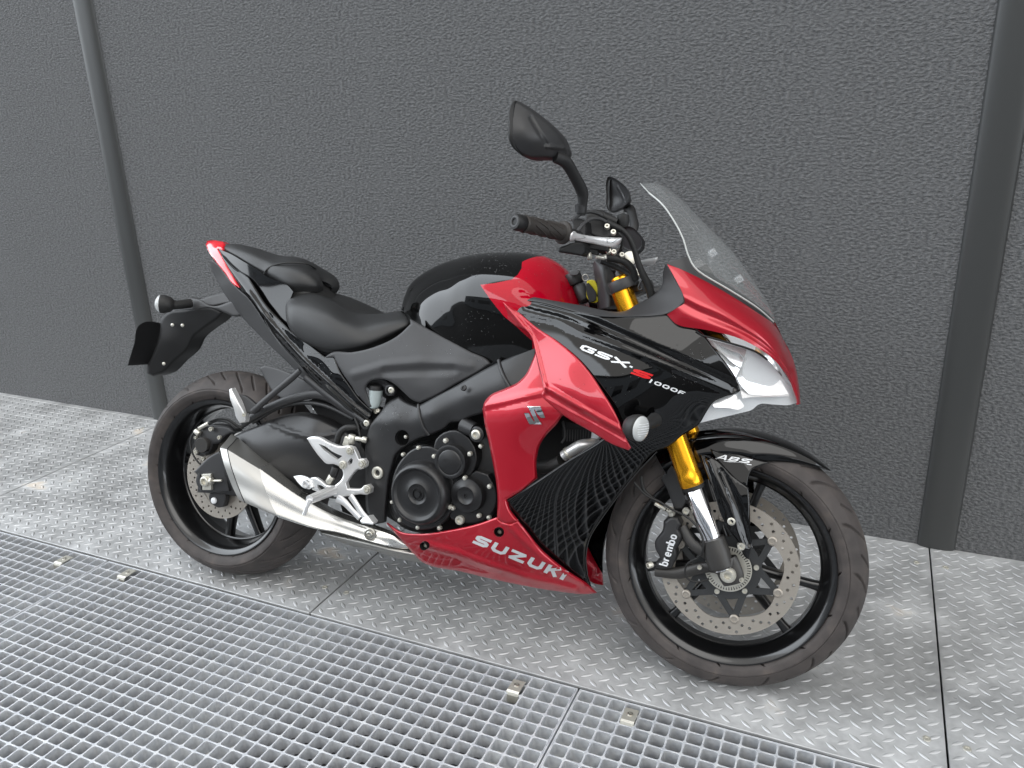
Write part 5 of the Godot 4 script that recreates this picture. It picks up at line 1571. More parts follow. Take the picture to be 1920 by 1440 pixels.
	for q in [[1108, 503, 0.192, 0.0065], [1290, 602, 0.182, 0.0062], [1253, 782, 0.182, 0.0062], [1097, 806, 0.184, 0.0062], [1022, 620, 0.178, 0.0058], [905, 556, 0.176, 0.0055], [790, 606, 0.172, 0.0052], [707, 963, 0.176, 0.0048], [765, 1096, 0.174, 0.0058], [900, 1152, 0.174, 0.0055], [1062, 1156, 0.174, 0.0060], [1140, 1000, 0.182, 0.0058], [1164, 1008, 0.180, 0.0055], [1437, 846, 0.174, 0.0062], [1358, 1064, 0.174, 0.0062], [1432, 1078, 0.164, 0.0058], [1372, 544, 0.172, 0.0058], [812, 474, 0.158, 0.0052]]:
		m = MB.new()
		bolt(m, Q(6, q[0], q[1], q[2] - 0.003), zz, q[3], 0.0095, false)
		part("cover_bolt", m, MT.zinc, en)
	m = MB.new()
	bolts("drain_plug", [[Q(6, 1215, 1097, 0.168), 0.0118], [Q(15, 1528, 1045, 0.186), 0.0125]], zz, 0.010, MT.zinc, en)
	m = MB.new()
	lathe(m, [[0.013, -0.006], [0.0185, -0.006], [0.0190, 0.004], [0.0165, 0.006], [0.0125, 0.006]], axis_xf(Q(15, 1528, 1045, 0.186), zz), 32)
	sweep(m, L(15, [1500, 1000, 0.178, 1380, 940, 0.17]), [0.018, 0.022], 12, 1)
	part("engine_mount", m, MT.frame, en)
	# added black sheet as the shade inside, and the radiator seen through the gaps
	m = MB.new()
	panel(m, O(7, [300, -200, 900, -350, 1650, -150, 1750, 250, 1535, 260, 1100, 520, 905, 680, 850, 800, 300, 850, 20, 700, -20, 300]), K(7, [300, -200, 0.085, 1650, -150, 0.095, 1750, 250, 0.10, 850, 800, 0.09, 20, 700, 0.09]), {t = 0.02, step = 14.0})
	pair("shade_filler", m, MT.void, en)
	var rad = group_part("radiator")
	m = MB.new()
	panel(m, O(11, [690, 1010, 1010, 1110, 1150, 1180, 1000, 1270, 900, 1240, 680, 1200]), K(11, [690, 1010, 0.15, 1010, 1110, 0.15, 1150, 1180, 0.155, 680, 1200, 0.145]), {t = 0.02, step = 6.0})
	part("core", m, MT.dark, rad)
	for k in 9:
		m = MB.new()
		sweep(m, L(11, [745 + k * 30, 1115, 0.156, 740 + k * 30, 1245, 0.156]), 0.0016, 5, 1)
		part("fin", m, MT.plastic, rad)
	m = MB.new()
	panel(m, O(11, [1020, 1110, 1140, 1170, 1060, 1250, 1000, 1275]), K(11, [1020, 1110, 0.160, 1140, 1170, 0.162, 1060, 1250, 0.160, 1000, 1275, 0.158]), {t = 0.02, step = 6.0, roll = 0.003, rollw = 3.0})
	part("end_tank", m, MT.alu, rad)
	m = MB.new()
	sweep(m, L(11, [700, 1410, 0.17, 790, 1350, 0.172, 900, 1290, 0.170, 1010, 1275, 0.160, 1080, 1250, 0.15]), [0.0125, 0.0135, 0.0135, 0.0135], 14, 5)
	part("water_pipe", m, MT.alu, rad)
	m = MB.new()
	lathe(m, [[0.0142, -0.004], [0.0152, -0.003], [0.0152, 0.003], [0.0142, 0.004]], axis_xf(Q(11, 755, 1378, 0.171), Q(11, 790, 1350, 0.172) - Q(11, 720, 1400, 0.170)), 20)
	part("hose_clip", m, MT.zinc, rad)
	m = MB.new()
	sweep(m, L(7, [1250, 375, 0.172, 1180, 405, 0.168, 1110, 415, 0.16, 1050, 415, 0.15]), 0.0155, 14, 5)
	part("water_hose", m, MT.rubber, rad)
	m = MB.new()
	sweep(m, L(11, [690, 1020, 0.16, 715, 1130, 0.162, 712, 1210, 0.162, 680, 1260, 0.16]), 0.003, 6, 4)
	part("bracket", m, MT.plastic, rad)

func build_exhaust():
	var ex = group_part("exhaust")
	var S = [[575, 498, 0.130, 530, 530, 0.175, 497, 590, 0.216, 484, 660, 0.246, 500, 735, 0.252, 545, 825, 0.244, 612, 907, 0.244, 660, 880, 0.130],
		[612, 522, 0.130, 575, 548, 0.176, 541, 598, 0.220, 529, 665, 0.252, 546, 740, 0.258, 588, 825, 0.249, 650, 926, 0.248, 695, 900, 0.130],
		[705, 600, 0.130, 675, 622, 0.175, 645, 660, 0.218, 636, 725, 0.250, 652, 798, 0.255, 690, 878, 0.246, 752, 970, 0.246, 790, 945, 0.130],
		[810, 685, 0.130, 775, 695, 0.172, 742, 718, 0.214, 735, 785, 0.245, 752, 855, 0.249, 788, 930, 0.240, 852, 1012, 0.240, 880, 985, 0.130],
		[1010, 850, 0.130, 990, 862, 0.166, 975, 882, 0.205, 966, 930, 0.226, 977, 982, 0.229, 1010, 1034, 0.221, 1062, 1078, 0.222, 1085, 1050, 0.130],
		[1210, 968, 0.130, 1200, 980, 0.156, 1190, 998, 0.188, 1188, 1022, 0.203, 1195, 1048, 0.205, 1212, 1080, 0.199, 1232, 1108, 0.202, 1250, 1080, 0.130],
		[1430, 1055, 0.130, 1426, 1064, 0.150, 1421, 1080, 0.173, 1419, 1100, 0.185, 1422, 1127, 0.187, 1431, 1150, 0.183, 1442, 1168, 0.184, 1455, 1145, 0.12],
		[1560, 1105, 0.125, 1557, 1112, 0.140, 1553, 1125, 0.156, 1552, 1143, 0.164, 1554, 1165, 0.165, 1560, 1182, 0.162, 1570, 1196, 0.154, 1580, 1175, 0.115],
		[1650, 1168, 0.120, 1648, 1172, 0.128, 1646, 1178, 0.138, 1645, 1186, 0.142, 1646, 1194, 0.142, 1650, 1202, 0.140, 1655, 1208, 0.135, 1660, 1195, 0.11]]
	var C := []
	for s in S:
		var p = L(2, s)
		# four-sided section with tight corners: top, broad flank, underside, inner side
		var cor = [p[0], p[2], p[6], p[7]]
		var l := []
		for k in 4:
			var a = cor[k]; var b = cor[(k + 1) % 4]
			for e in ([0.08, 0.5, 0.92] if k != 1 else [0.05, 0.35, 0.65, 0.95]):
				var w = a.lerp(b, e)
				if k == 1 and e > 0.1 and e < 0.9: w = w.lerp(p[3] if e < 0.5 else p[5], 0.25)
				l.append(w)
		C.append(l)
	var m = MB.new()
	net(m, [C[0], C[1]], 4, 4, true, false, false)
	# closed by a recessed end plate with the outlet
	var c0 = Vector3.ZERO
	for q in C[0]: c0 += q / 13.0
	var inner := []
	for q in C[0]: inner.append(c0 + (q - c0) * 0.86 + (C[1][0] - C[0][0]) * 0.35)
	net(m, [C[0], inner], 1, 4, true, false, false)
	part("end_cap", m, MT.muffler, ex)
	m = MB.new()
	var c2 := []
	for q in inner: c2.append(q)
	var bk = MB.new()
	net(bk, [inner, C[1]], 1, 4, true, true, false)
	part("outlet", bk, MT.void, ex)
	m = MB.new()
	var sl := []
	for q in C[1]: sl.append(c0 + (q - c0) * 1.002)
	net(m, [C[1], C[2], C[3]], 6, 5, true, false, false)
	part("silencer", m, MT.muffler, ex)
	m = MB.new()
	sweep(m, densify(C[1], 6, true), 0.0012, 6, 1)
	part("cap_seam", m, MT.dark, ex)
	# polished guard over the front part
	m = MB.new()
	var G := []
	for k in range(3, 9):
		var cen = Vector3.ZERO
		for q in C[k]: cen += q / 13.0
		var l := []
		for q in C[k]: l.append(q + (q - cen).normalized() * (0.0025 if k < 8 else 0.0015))
		G.append(l)
	net(m, G, 6, 5, true, true, true)
	var gd = part("heat_guard", m, MT.guard, ex)
	m = MB.new()
	lathe(m, [[0.0165, -0.001], [0.0160, 0.002], [0.0125, 0.0030], [0.0115, 0.0005], [0.0, 0.0005]], axis_xf(Q(6, 535, 1205, 0.1895), Vector3(0.1, 0.1, 1)), 28)
	bolt(m, Q(6, 535, 1205, 0.189), Vector3(0.1, 0.1, 1), 0.0085, 0.006)
	part("guard_bolt", m, MT.steel, gd)
	# chamber below
	m = MB.new()
	net(m, [L(6, [150, 1175, 0.13, 170, 1195, 0.155, 200, 1215, 0.150, 240, 1235, 0.10]), L(6, [300, 1190, 0.14, 330, 1230, 0.165, 360, 1262, 0.158, 380, 1290, 0.10]), L(6, [500, 1230, 0.14, 520, 1270, 0.163, 540, 1310, 0.156, 560, 1330, 0.10]), L(6, [700, 1280, 0.13, 720, 1320, 0.153, 740, 1360, 0.146, 760, 1390, 0.09]), L(6, [880, 1320, 0.11, 900, 1350, 0.135, 920, 1385, 0.13, 940, 1420, 0.08]), L(6, [1040, 1340, 0.09, 1060, 1370, 0.105, 1080, 1400, 0.10, 1100, 1420, 0.06])], 5, 5, false, false, false, Q(6, 560, 1240, 0.05), false)
	part("collector", m, MT.muffler, ex)
	# hanger of the silencer
	m = MB.new()
	panel(m, O(12, [-60, 800, 20, 790, 100, 815, 150, 850, 160, 920, 120, 945, 60, 930, 0, 880]), K(12, [-60, 800, 0.175, 150, 850, 0.195, 60, 930, 0.195]), {t = 0.006, step = 5.0, roll = 0.002, rollw = 3.0})
	part("hanger", m, MT.alu, ex)
	m = MB.new()
	lathe(m, [[0.0115, 0.0], [0.0115, 0.006], [0.0095, 0.009], [0.0055, 0.009], [0.005, 0.005], [0, 0.005]], axis_xf(Q(12, 95, 885, 0.194), Vector3(0, 0, 1)), 24)
	part("hanger_bolt", m, MT.alu, ex)

func build_rear():
	# ------------------------------------------------ swingarm
	var m = MB.new()
	panel(m, O(2, [345, 735, 420, 700, 480, 640, 540, 550, 600, 508, 700, 465, 850, 402, 960, 375, 1080, 398, 1200, 450, 1300, 505, 1390, 600, 1400, 850, 1250, 900, 1000, 860, 800, 880, 640, 890, 480, 866, 360, 858, 372, 770]), K(2, [345, 735, 0.112, 600, 508, 0.112, 850, 402, 0.106, 960, 375, 0.102, 1200, 450, 0.106, 1390, 600, 0.112, 1400, 850, 0.112, 480, 866, 0.108, 700, 560, 0.138, 900, 480, 0.135, 1080, 460, 0.134, 850, 640, 0.142, 1100, 620, 0.136, 560, 720, 0.128, 1000, 860, 0.112, 700, 850, 0.118]), {t = 0.03, step = 6.0, roll = 0.008, rollw = 6.0, ridges = [[O(2, [805, 440, 950, 495, 1080, 530, 1240, 492]), 0.006, 8.0]]})
	var swing = part("swingarm", m, MT.frame)
	m = MB.new()
	panel(m, O(10, [140, 872, 330, 690, 420, 640, 470, 700, 500, 900, 540, 1090, 330, 1105, 160, 1100, 210, 1085, 165, 960, 185, 885]), K(10, [140, 872, 0.118, 420, 640, 0.122, 540, 1090, 0.122, 160, 1100, 0.118, 350, 900, 0.124]), {t = 0.02, step = 5.0, roll = 0.003, rollw = 3.0, holes = [O(10, [212, 900, 335, 900, 335, 1070, 225, 1070])]})
	part("swingarm_end", m, MT.satin, swing)
	m = MB.new()
	panel(m, O(10, [228, 895, 330, 890, 335, 1072, 238, 1072]), K(10, [228, 895, 0.130, 330, 890, 0.130, 335, 1072, 0.130, 238, 1072, 0.130]), {t = 0.02, step = 5.0, roll = 0.001, rollw = 2.0})
	lathe(m, [[0.0150, 0.0], [0.0150, 0.006], [0.0135, 0.008], [0.0095, 0.008], [0.0085, -0.004], [0.0, -0.004]], axis_xf(Q(10, 272, 975, 0.130), Vector3(0, 0, 1)), 6 * 4)
	part("axle_block", m, MT.zinc, swing)
	m = MB.new()
	cyl(m, Q(10, 330, 970, 0.132), Q(10, 455, 968, 0.134), 0.0035, 10)
	cyl(m, Q(10, 325, 972, 0.132), Q(10, 352, 972, 0.132), 0.0105, 6)
	part("chain_adjuster", m, MT.zinc, swing)
	m = MB.new()
	cyl(m, Vector3(0, 0.311, -0.13), Vector3(0, 0.311, 0.10), 0.012, 16)
	part("rear_axle", m, MT.steel, swing)
	# ------------------------------------------------ rear caliper
	m = MB.new()
	panel(m, O(10, [150, 400, 260, 350, 400, 345, 560, 380, 600, 420, 500, 470, 440, 540, 360, 560, 330, 640, 250, 690, 170, 680, 150, 630, 190, 560, 180, 470]), K(10, [150, 400, 0.104, 400, 345, 0.104, 600, 420, 0.106, 170, 680, 0.104, 300, 500, 0.110]), {t = 0.035, step = 5.0, roll = 0.006, rollw = 5.0})
	var rc = part("rear_caliper", m, MT.satin)
	m = MB.new()
	lathe(m, [[0.0225, -0.004], [0.0225, 0.014], [0.0205, 0.017], [0.0, 0.017]], axis_xf(Q(10, 265, 560, 0.108), Vector3(0.1, 0, 1)), 32)
	part("piston_cap", m, MT.lower, rc)
	for q in [[345, 385, 0.112, 0.0070], [178, 645, 0.108, 0.0068], [258, 715, 0.102, 0.0062], [440, 480, 0.112, 0.0062], [175, 480, 0.106, 0.0050]]: bolts("caliper_bolt", [[Q(10, q[0], q[1], q[2]), q[3]]], Vector3(0, 0, 1), 0.008, MT.zinc, rc)
	m = MB.new()
	cyl(m, Q(10, 160, 405, 0.112), Q(10, 205, 445, 0.112), 0.0085, 12)
	part("hose_end", m, MT.zinc, rc)
	m = MB.new()
	cyl(m, Q(10, 200, 380, 0.112), Q(10, 310, 320, 0.112), 0.0058, 12)
	part("hose_end", m, MT.zinc, rc)
	m = MB.new()
	sweep(m, L(10, [310, 322, 0.112, 400, 285, 0.112, 500, 295, 0.112, 570, 330, 0.112, 620, 370, 0.11, 700, 360, 0.10]), 0.0055, 10, 5)
	part("brake_line", m, MT.rubber, rc)
	m = MB.new()
	sweep(m, L(10, [320, 300, 0.118, 420, 265, 0.118, 520, 275, 0.118, 600, 325, 0.115, 680, 380, 0.11]), 0.003, 8, 5)
	part("brake_line", m, MT.rubber, rc)
	m = MB.new()
	sweep(m, L(10, [150, 420, 0.110, 110, 480, 0.112, 105, 580, 0.112, 140, 690, 0.112, 190, 760, 0.110, 230, 795, 0.106]), 0.0026, 8, 5)
	part("brake_line", m, MT.rubber, rc)
	m = MB.new()
	panel(m, O(10, [320, 1110, 480, 1090, 500, 1150, 480, 1260, 420, 1270, 330, 1220, 310, 1150]), K(10, [320, 1110, 0.104, 480, 1090, 0.104, 480, 1260, 0.102, 330, 1220, 0.102]), {t = 0.015, step = 5.0, roll = 0.003, rollw = 3.0})
	part("sensor_bracket", m, MT.satin)
	m = MB.new()
	lathe(m, [[0.0095, 0.0], [0.0095, 0.004], [0.008, 0.006], [0, 0.006]], axis_xf(Q(10, 372, 1190, 0.104), Vector3(0, 0, 1)), 20)
	part("sensor_bolt", m, MT.white)
	# ------------------------------------------------ hugger, pillion peg bracket
	m = MB.new()
	panel(m, O(2, [742, 100, 772, 82, 860, 105, 950, 140, 1040, 185, 1110, 210, 1130, 262, 1000, 275, 900, 300, 830, 250, 790, 190]), K(2, [742, 100, 0.085, 860, 105, 0.09, 1040, 185, 0.105, 1130, 262, 0.11, 900, 300, 0.105, 790, 190, 0.09]), {t = 0.004, step = 5.0, roll = 0.003, rollw = 3.0})
	pair("hugger", m, MT.plastic)
	m = MB.new()
	sweep(m, L(2, [640, 440, 0.112, 720, 385, 0.118, 850, 320, 0.120, 1000, 272, 0.120, 1110, 262, 0.120, 1230, 310, 0.12, 1330, 390, 0.125]), [0.012, 0.012, 0.012, 0.013, 0.012], 12, 5, 0.6, Vector3(0, 0, 1))
	sweep(m, L(2, [700, 430, 0.11, 850, 345, 0.112, 1000, 312, 0.112, 1150, 330, 0.112, 1320, 410, 0.115]), 0.006, 10, 5)
	part("hugger_rail", m, MT.satin)
	m = MB.new()
	sweep(m, L(2, [990, 112, 0.135, 940, 160, 0.14, 820, 260, 0.15, 700, 365, 0.16]), [0.008, 0.0095, 0.009, 0.010], 12, 4, 0.7, Vector3(0, 0, 1))
	panel(m, O(2, [610, 262, 650, 270, 720, 322, 760, 350, 700, 380, 660, 375, 640, 330]), K(2, [610, 262, 0.158, 720, 322, 0.156, 660, 375, 0.162]), {t = 0.008, step = 4.0, roll = 0.002, rollw = 3.0})
	pair("pillion_peg_bracket", m, MT.satin)
	m = MB.new()
	panel(m, O(2, [556, 232, 570, 222, 580, 240, 612, 300, 645, 362, 660, 400, 655, 432, 620, 435, 600, 405, 585, 350, 562, 290]), K(2, [556, 232, 0.178, 570, 222, 0.178, 645, 362, 0.172, 655, 432, 0.168, 590, 330, 0.182]), {t = 0.014, step = 4.0, roll = 0.004, rollw = 4.0})
	pair("pillion_peg", m, MT.alu)
	m = MB.new()
	bolt(m, Q(2, 650, 385, 0.172), Vector3(0.3, 0, 1), 0.006, 0.005)
	part("peg_bolt", m, MT.zinc)
	# ------------------------------------------------ subframe rails and what shows behind them
	m = MB.new()
	sweep(m, L(6, [60, 30, 0.118, 200, 140, 0.124, 350, 250, 0.132, 440, 310, 0.138, 512, 370, 0.142]), [0.012, 0.012, 0.012, 0.011], 12, 3)
	lathe(m, [[0.0, 0.0], [0.0165, 0.0], [0.0165, 0.010], [0.0145, 0.012], [0.010, 0.012], [0.0095, 0.008], [0.0, 0.008]], axis_xf(Q(6, 515, 372, 0.138), Vector3(0, 0, 1)), 28)
	lathe(m, [[0.0, 0.0], [0.0150, 0.0], [0.0150, 0.010], [0.0135, 0.012], [0.010, 0.012], [0.0095, 0.008], [0.0, 0.008]], axis_xf(Q(6, 700, 125, 0.142), Vector3(0, 0, 1)), 28)
	sweep(m, L(6, [700, 125, 0.145, 640, 80, 0.13, 560, 55, 0.12]), 0.010, 10, 3)
	pair("subframe", m, MT.satin)
	bolts("subframe_bolt", [[Q(6, 515, 372, 0.147), 0.0085], [Q(6, 700, 125, 0.151), 0.0085]], Vector3(0, 0, 1), 0.006, MT.zinc)
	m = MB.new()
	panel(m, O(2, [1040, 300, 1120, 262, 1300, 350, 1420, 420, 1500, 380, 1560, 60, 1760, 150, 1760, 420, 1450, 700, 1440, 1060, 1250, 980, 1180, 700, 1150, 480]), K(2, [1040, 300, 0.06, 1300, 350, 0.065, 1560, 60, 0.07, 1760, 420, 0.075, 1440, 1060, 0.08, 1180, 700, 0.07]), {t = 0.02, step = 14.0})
	pair("shade_backing", m, MT.void)  # added black sheet standing in for the shade behind the rails
	m = MB.new()
	var rs = Q(6, 578, 180, 0.142)
	net(m, [ring_y(rs + Vector3(-0.004, -0.028, 0), 0.010, 0.012), ring_y(rs + Vector3(-0.002, -0.020, 0), 0.014, 0.015), ring_y(rs + Vector3(0, 0.014, 0), 0.0175, 0.018), ring_y(rs + Vector3(0, 0.019, 0), 0.0175, 0.018)], 3, 2, true, true, true)
	var res = part("brake_reservoir", m, MT.fluid)
	m = MB.new()
	lathe(m, [[0.0185, 0.0], [0.0185, 0.010], [0.016, 0.013], [0, 0.013]], axis_xf(rs + Vector3(0, 0.019, 0), Vector3(0, 1, 0)), 20)
	part("lid", m, MT.dark, res)
	for q in [[570, 265, 0.13], [600, 280, 0.135], [585, 290, 0.128]]: bolts("hose_fitting", [[Q(6, q[0], q[1], q[2]), 0.0055]], Vector3(0.2, 0.2, 1), 0.008, MT.zinc, res)
	# ------------------------------------------------ rider's footrest set
	m = MB.new()
	var ho1 = O(12, [222, 432, 300, 462, 380, 520, 450, 555, 490, 570, 455, 598, 432, 614, 340, 545, 270, 490])
	var ho2 = O(12, [548, 640, 590, 590, 610, 612, 600, 648, 566, 674])
	panel(m, O(12, [92, 372, 130, 356, 220, 357, 350, 422, 470, 462, 560, 456, 615, 472, 645, 520, 680, 602, 735, 600, 768, 640, 760, 690, 720, 715, 655, 720, 600, 780, 535, 872, 552, 935, 640, 940, 700, 935, 740, 900, 790, 890, 824, 930, 815, 985, 770, 1005, 700, 1000, 560, 1020, 480, 1030, 400, 1030, 366, 990, 400, 912, 470, 850, 500, 790, 495, 740, 462, 692, 400, 662, 312, 655, 255, 602, 160, 480]), K(12, [92, 372, 0.208, 312, 655, 0.205, 560, 456, 0.190, 720, 650, 0.172, 560, 850, 0.190, 770, 945, 0.172, 420, 980, 0.200, 400, 560, 0.200]), {t = 0.010, step = 3.0, roll = 0.0035, rollw = 3.0, holes = [ho1, ho2]})
	var fr = part("footrest_bracket", m, MT.alu)
	for q in [[578, 512, 0.191, 0.0082], [497, 672, 0.196, 0.0082], [708, 658, 0.173, 0.0092], [772, 945, 0.172, 0.0090]]:
		m = MB.new()
		lathe(m, [[q[3] * 1.3, -0.002], [q[3] * 1.25, 0.003], [q[3], 0.0035], [q[3] * 0.9, 0.001]], axis_xf(Q(12, q[0], q[1], q[2]), Vector3(0, 0, 1)), 24)
		bolt(m, Q(12, q[0], q[1], q[2] - 0.001), Vector3(0, 0, 1), q[3] * 0.8, 0.006)
		part("bracket_bolt", m, MT.zinc, fr)
	m = MB.new()
	var pa = Q(12, 395, 955, 0.212); var pb = Q(12, 120, 1065, 0.315)
	sweep(m, [pa, pb], [0.0125, 0.0105], 14, 1)
	for k in 5:
		var a = TAU * (k / 12.0 + 0.02)
		var off = Vector3(0.3, 0.95, 0.2).rotated((pb - pa).normalized(), a - 0.9) * 0.0115
		sweep(m, [pa.lerp(pb, 0.12) + off, pa.lerp(pb, 0.97) + off * 0.85], 0.0022, 6, 1)
	lathe(m, [[0.0, 0], [0.0125, 0], [0.0125, 0.010], [0.010, 0.012], [0, 0.012]], axis_xf(Q(12, 355, 965, 0.214), Vector3(0, 0, 1)), 20)
	sweep(m, L(12, [122, 1062, 0.316, 95, 1140, 0.319, 60, 1232, 0.321]), [0.0062, 0.0055, 0.0052], 10, 2)
	part("footrest", m, MT.alu, fr)
	m = MB.new()
	panel(m, O(12, [130, 818, 190, 812, 240, 840, 320, 900, 385, 910, 372, 990, 300, 985, 215, 975, 150, 945, 165, 890]), K(12, [130, 818, 0.196, 320, 900, 0.198, 300, 985, 0.198, 150, 945, 0.196]), {t = 0.008, step = 4.0, roll = 0.003, rollw = 3.0, holes = [O(12, [212, 892, 250, 900, 300, 930, 285, 955, 235, 955, 212, 925])]})
	part("heel_bracket", m, MT.alu, fr)
	m = MB.new()
	sweep(m, L(12, [440, 1045, 0.195, 520, 1095, 0.196, 590, 1170, 0.197, 690, 1270, 0.198]), [0.012, 0.010, 0.008, 0.008], 10, 4, 0.6, Vector3(0, 0, 1))
	sweep(m, L(12, [585, 1020, 0.193, 640, 1100, 0.195, 710, 1210, 0.197, 765, 1275, 0.198]), [0.009, 0.0085, 0.0085, 0.009], 10, 4, 0.6, Vector3(0, 0, 1))
	panel(m, O(12, [690, 1300, 720, 1265, 790, 1250, 845, 1320, 830, 1345, 760, 1335, 710, 1330]), K(12, [690, 1300, 0.21, 790, 1250, 0.205, 845, 1320, 0.21]), {t = 0.02, step = 3.0, roll = 0.004, rollw = 3.0})
	part("brake_pedal", m, MT.alu)
	m = MB.new()
	sweep(m, L(12, [430, 420, 0.15, 460, 320, 0.15, 530, 255, 0.148, 640, 250, 0.14, 690, 260, 0.13]), 0.0085, 10, 5)
	part("rear_brake_hose", m, MT.rubber)
	m = MB.new()
	sweep(m, L(12, [630, 140, 0.15, 670, 240, 0.152, 692, 380, 0.152, 690, 560, 0.15]), 0.0028, 8, 5)
	part("rear_brake_hose", m, MT.rubber)
	m = MB.new()
	box(m, Q(12, 560, 410, 0.158), Vector3(0.022, 0.028, 0.02), Basis(Vector3(0, 0, 1), -0.3), 0.003)
	cyl(m, Q(12, 605, 330, 0.160), Q(12, 590, 430, 0.160), 0.0095, 12)
	cyl(m, Q(12, 640, 372, 0.160), Q(12, 765, 392, 0.152), 0.0060, 12)
	cyl(m, Q(12, 715, 380, 0.156), Q(12, 768, 392, 0.152), 0.0085, 6)
	cyl(m, Q(12, 335, 870, 0.186), Q(12, 380, 790, 0.186), 0.0095, 6)
	part("rear_master_cylinder", m, MT.zinc)
	m = MB.new()
	cyl(m, Q(12, 385, 800, 0.184), Q(12, 420, 690, 0.184), 0.0105, 14)
	part("pushrod_boot", m, MT.rubber)
	# ------------------------------------------------ number plate carrier and rear signals
	m = MB.new()
	panel(m, O(1, [495, 452, 560, 430, 650, 408, 700, 455, 705, 470, 640, 480, 560, 492, 520, 480]), K(1, [495, 452, 0.045, 650, 408, 0.030, 705, 470, 0.040, 560, 492, 0.045]), {t = 0.06, step = 5.0, roll = 0.006, rollw = 4.0})
	panel(m, O(1, [300, 530, 380, 480, 430, 440, 500, 455, 560, 490, 690, 462, 765, 545, 700, 555, 650, 535, 560, 505, 470, 515, 380, 525]), K(1, [300, 530, 0.05, 430, 440, 0.045, 560, 490, 0.05, 690, 462, 0.05, 765, 545, 0.05, 470, 515, 0.055]), {t = 0.08, step = 5.0, roll = 0.006, rollw = 4.0})
	var pc = part("plate_carrier", m, MT.plastic)
	m = MB.new()
	panel(m, O(1, [262, 572, 300, 532, 400, 512, 500, 500, 570, 500, 635, 532, 600, 570, 520, 628, 460, 680, 425, 750, 350, 820, 270, 895, 212, 914, 180, 896, 178, 860, 205, 800, 245, 690, 258, 620]), K(1, [262, 572, 0.055, 400, 512, 0.055, 570, 500, 0.05, 635, 532, 0.045, 460, 680, 0.03, 350, 820, 0.03, 212, 914, 0.045, 180, 870, 0.055, 300, 700, 0.06]), {t = 0.05, step = 5.0, roll = 0.010, rollw = 6.0})
	part("mud_flap", m, MT.dark, pc)
	m = MB.new()
	panel(m, O(1, [132, 606, 150, 594, 300, 606, 430, 620, 440, 636, 420, 720, 400, 800, 372, 830, 220, 840, 62, 850, 70, 820, 100, 720]), K(1, [132, 606, 0.10, 430, 620, -0.08, 372, 830, -0.09, 62, 850, 0.10]), {t = 0.006, step = 6.0, roll = 0.002, rollw = 3.0})
	part("number_plate", m, MT.dark, pc)
	for q in [[332, 606, 0.060], [392, 608, 0.058], [280, 838, 0.055]]: bolts("carrier_bolt", [[Q(1, q[0], q[1], q[2]), 0.0052]], Vector3(0.3, 0, 1), 0.004, MT.zinc, pc, false)
	var rs2 = group_part("turn_signal")
	m = MB.new()
	var tb = Q(1, 275, 480, 0.13)
	var ta = Vector3(-0.85, 0.0, 0.50).normalized()
	lathe(m, [[0.0, -0.034], [0.012, -0.031], [0.022, -0.020], [0.027, -0.004], [0.027, 0.006], [0.0, 0.006]], axis_xf(tb, ta), 28)
	sweep(m, [tb - ta * 0.012, Q(1, 360, 485, 0.10), Q(1, 440, 475, 0.06)], [0.017, 0.013, 0.014], 12, 3)
	pair("housing", m, MT.rubber, rs2)
	m = MB.new()
	lathe(m, [[0.0262, 0.006], [0.0245, 0.012], [0.014, 0.020], [0.0, 0.022]], axis_xf(tb, ta), 28)
	pair("lens", m, MT.signal, rs2)
	# side stand on the far side
	m = MB.new()
	var inv = bike.transform.affine_inverse()
	var foot = bike.transform * Vector3(0.66, 0.10, -0.30)
	foot.y = 0.012
	sweep(m, [Vector3(0.62, 0.30, -0.14), inv * foot], [0.014, 0.010], 12, 1)
	cyl(m, inv * (foot + Vector3(0, -0.008, 0)), inv * (foot + Vector3(0, 0.004, 0)), 0.024, 18)
	part("side_stand", m, MT.satin)

func ring_y(c, rx, rz, n = 12):
	var r := []
	for k in n: r.append(c + Vector3(cos(TAU * k / n) * rx, 0, sin(TAU * k / n) * rz))
	return r

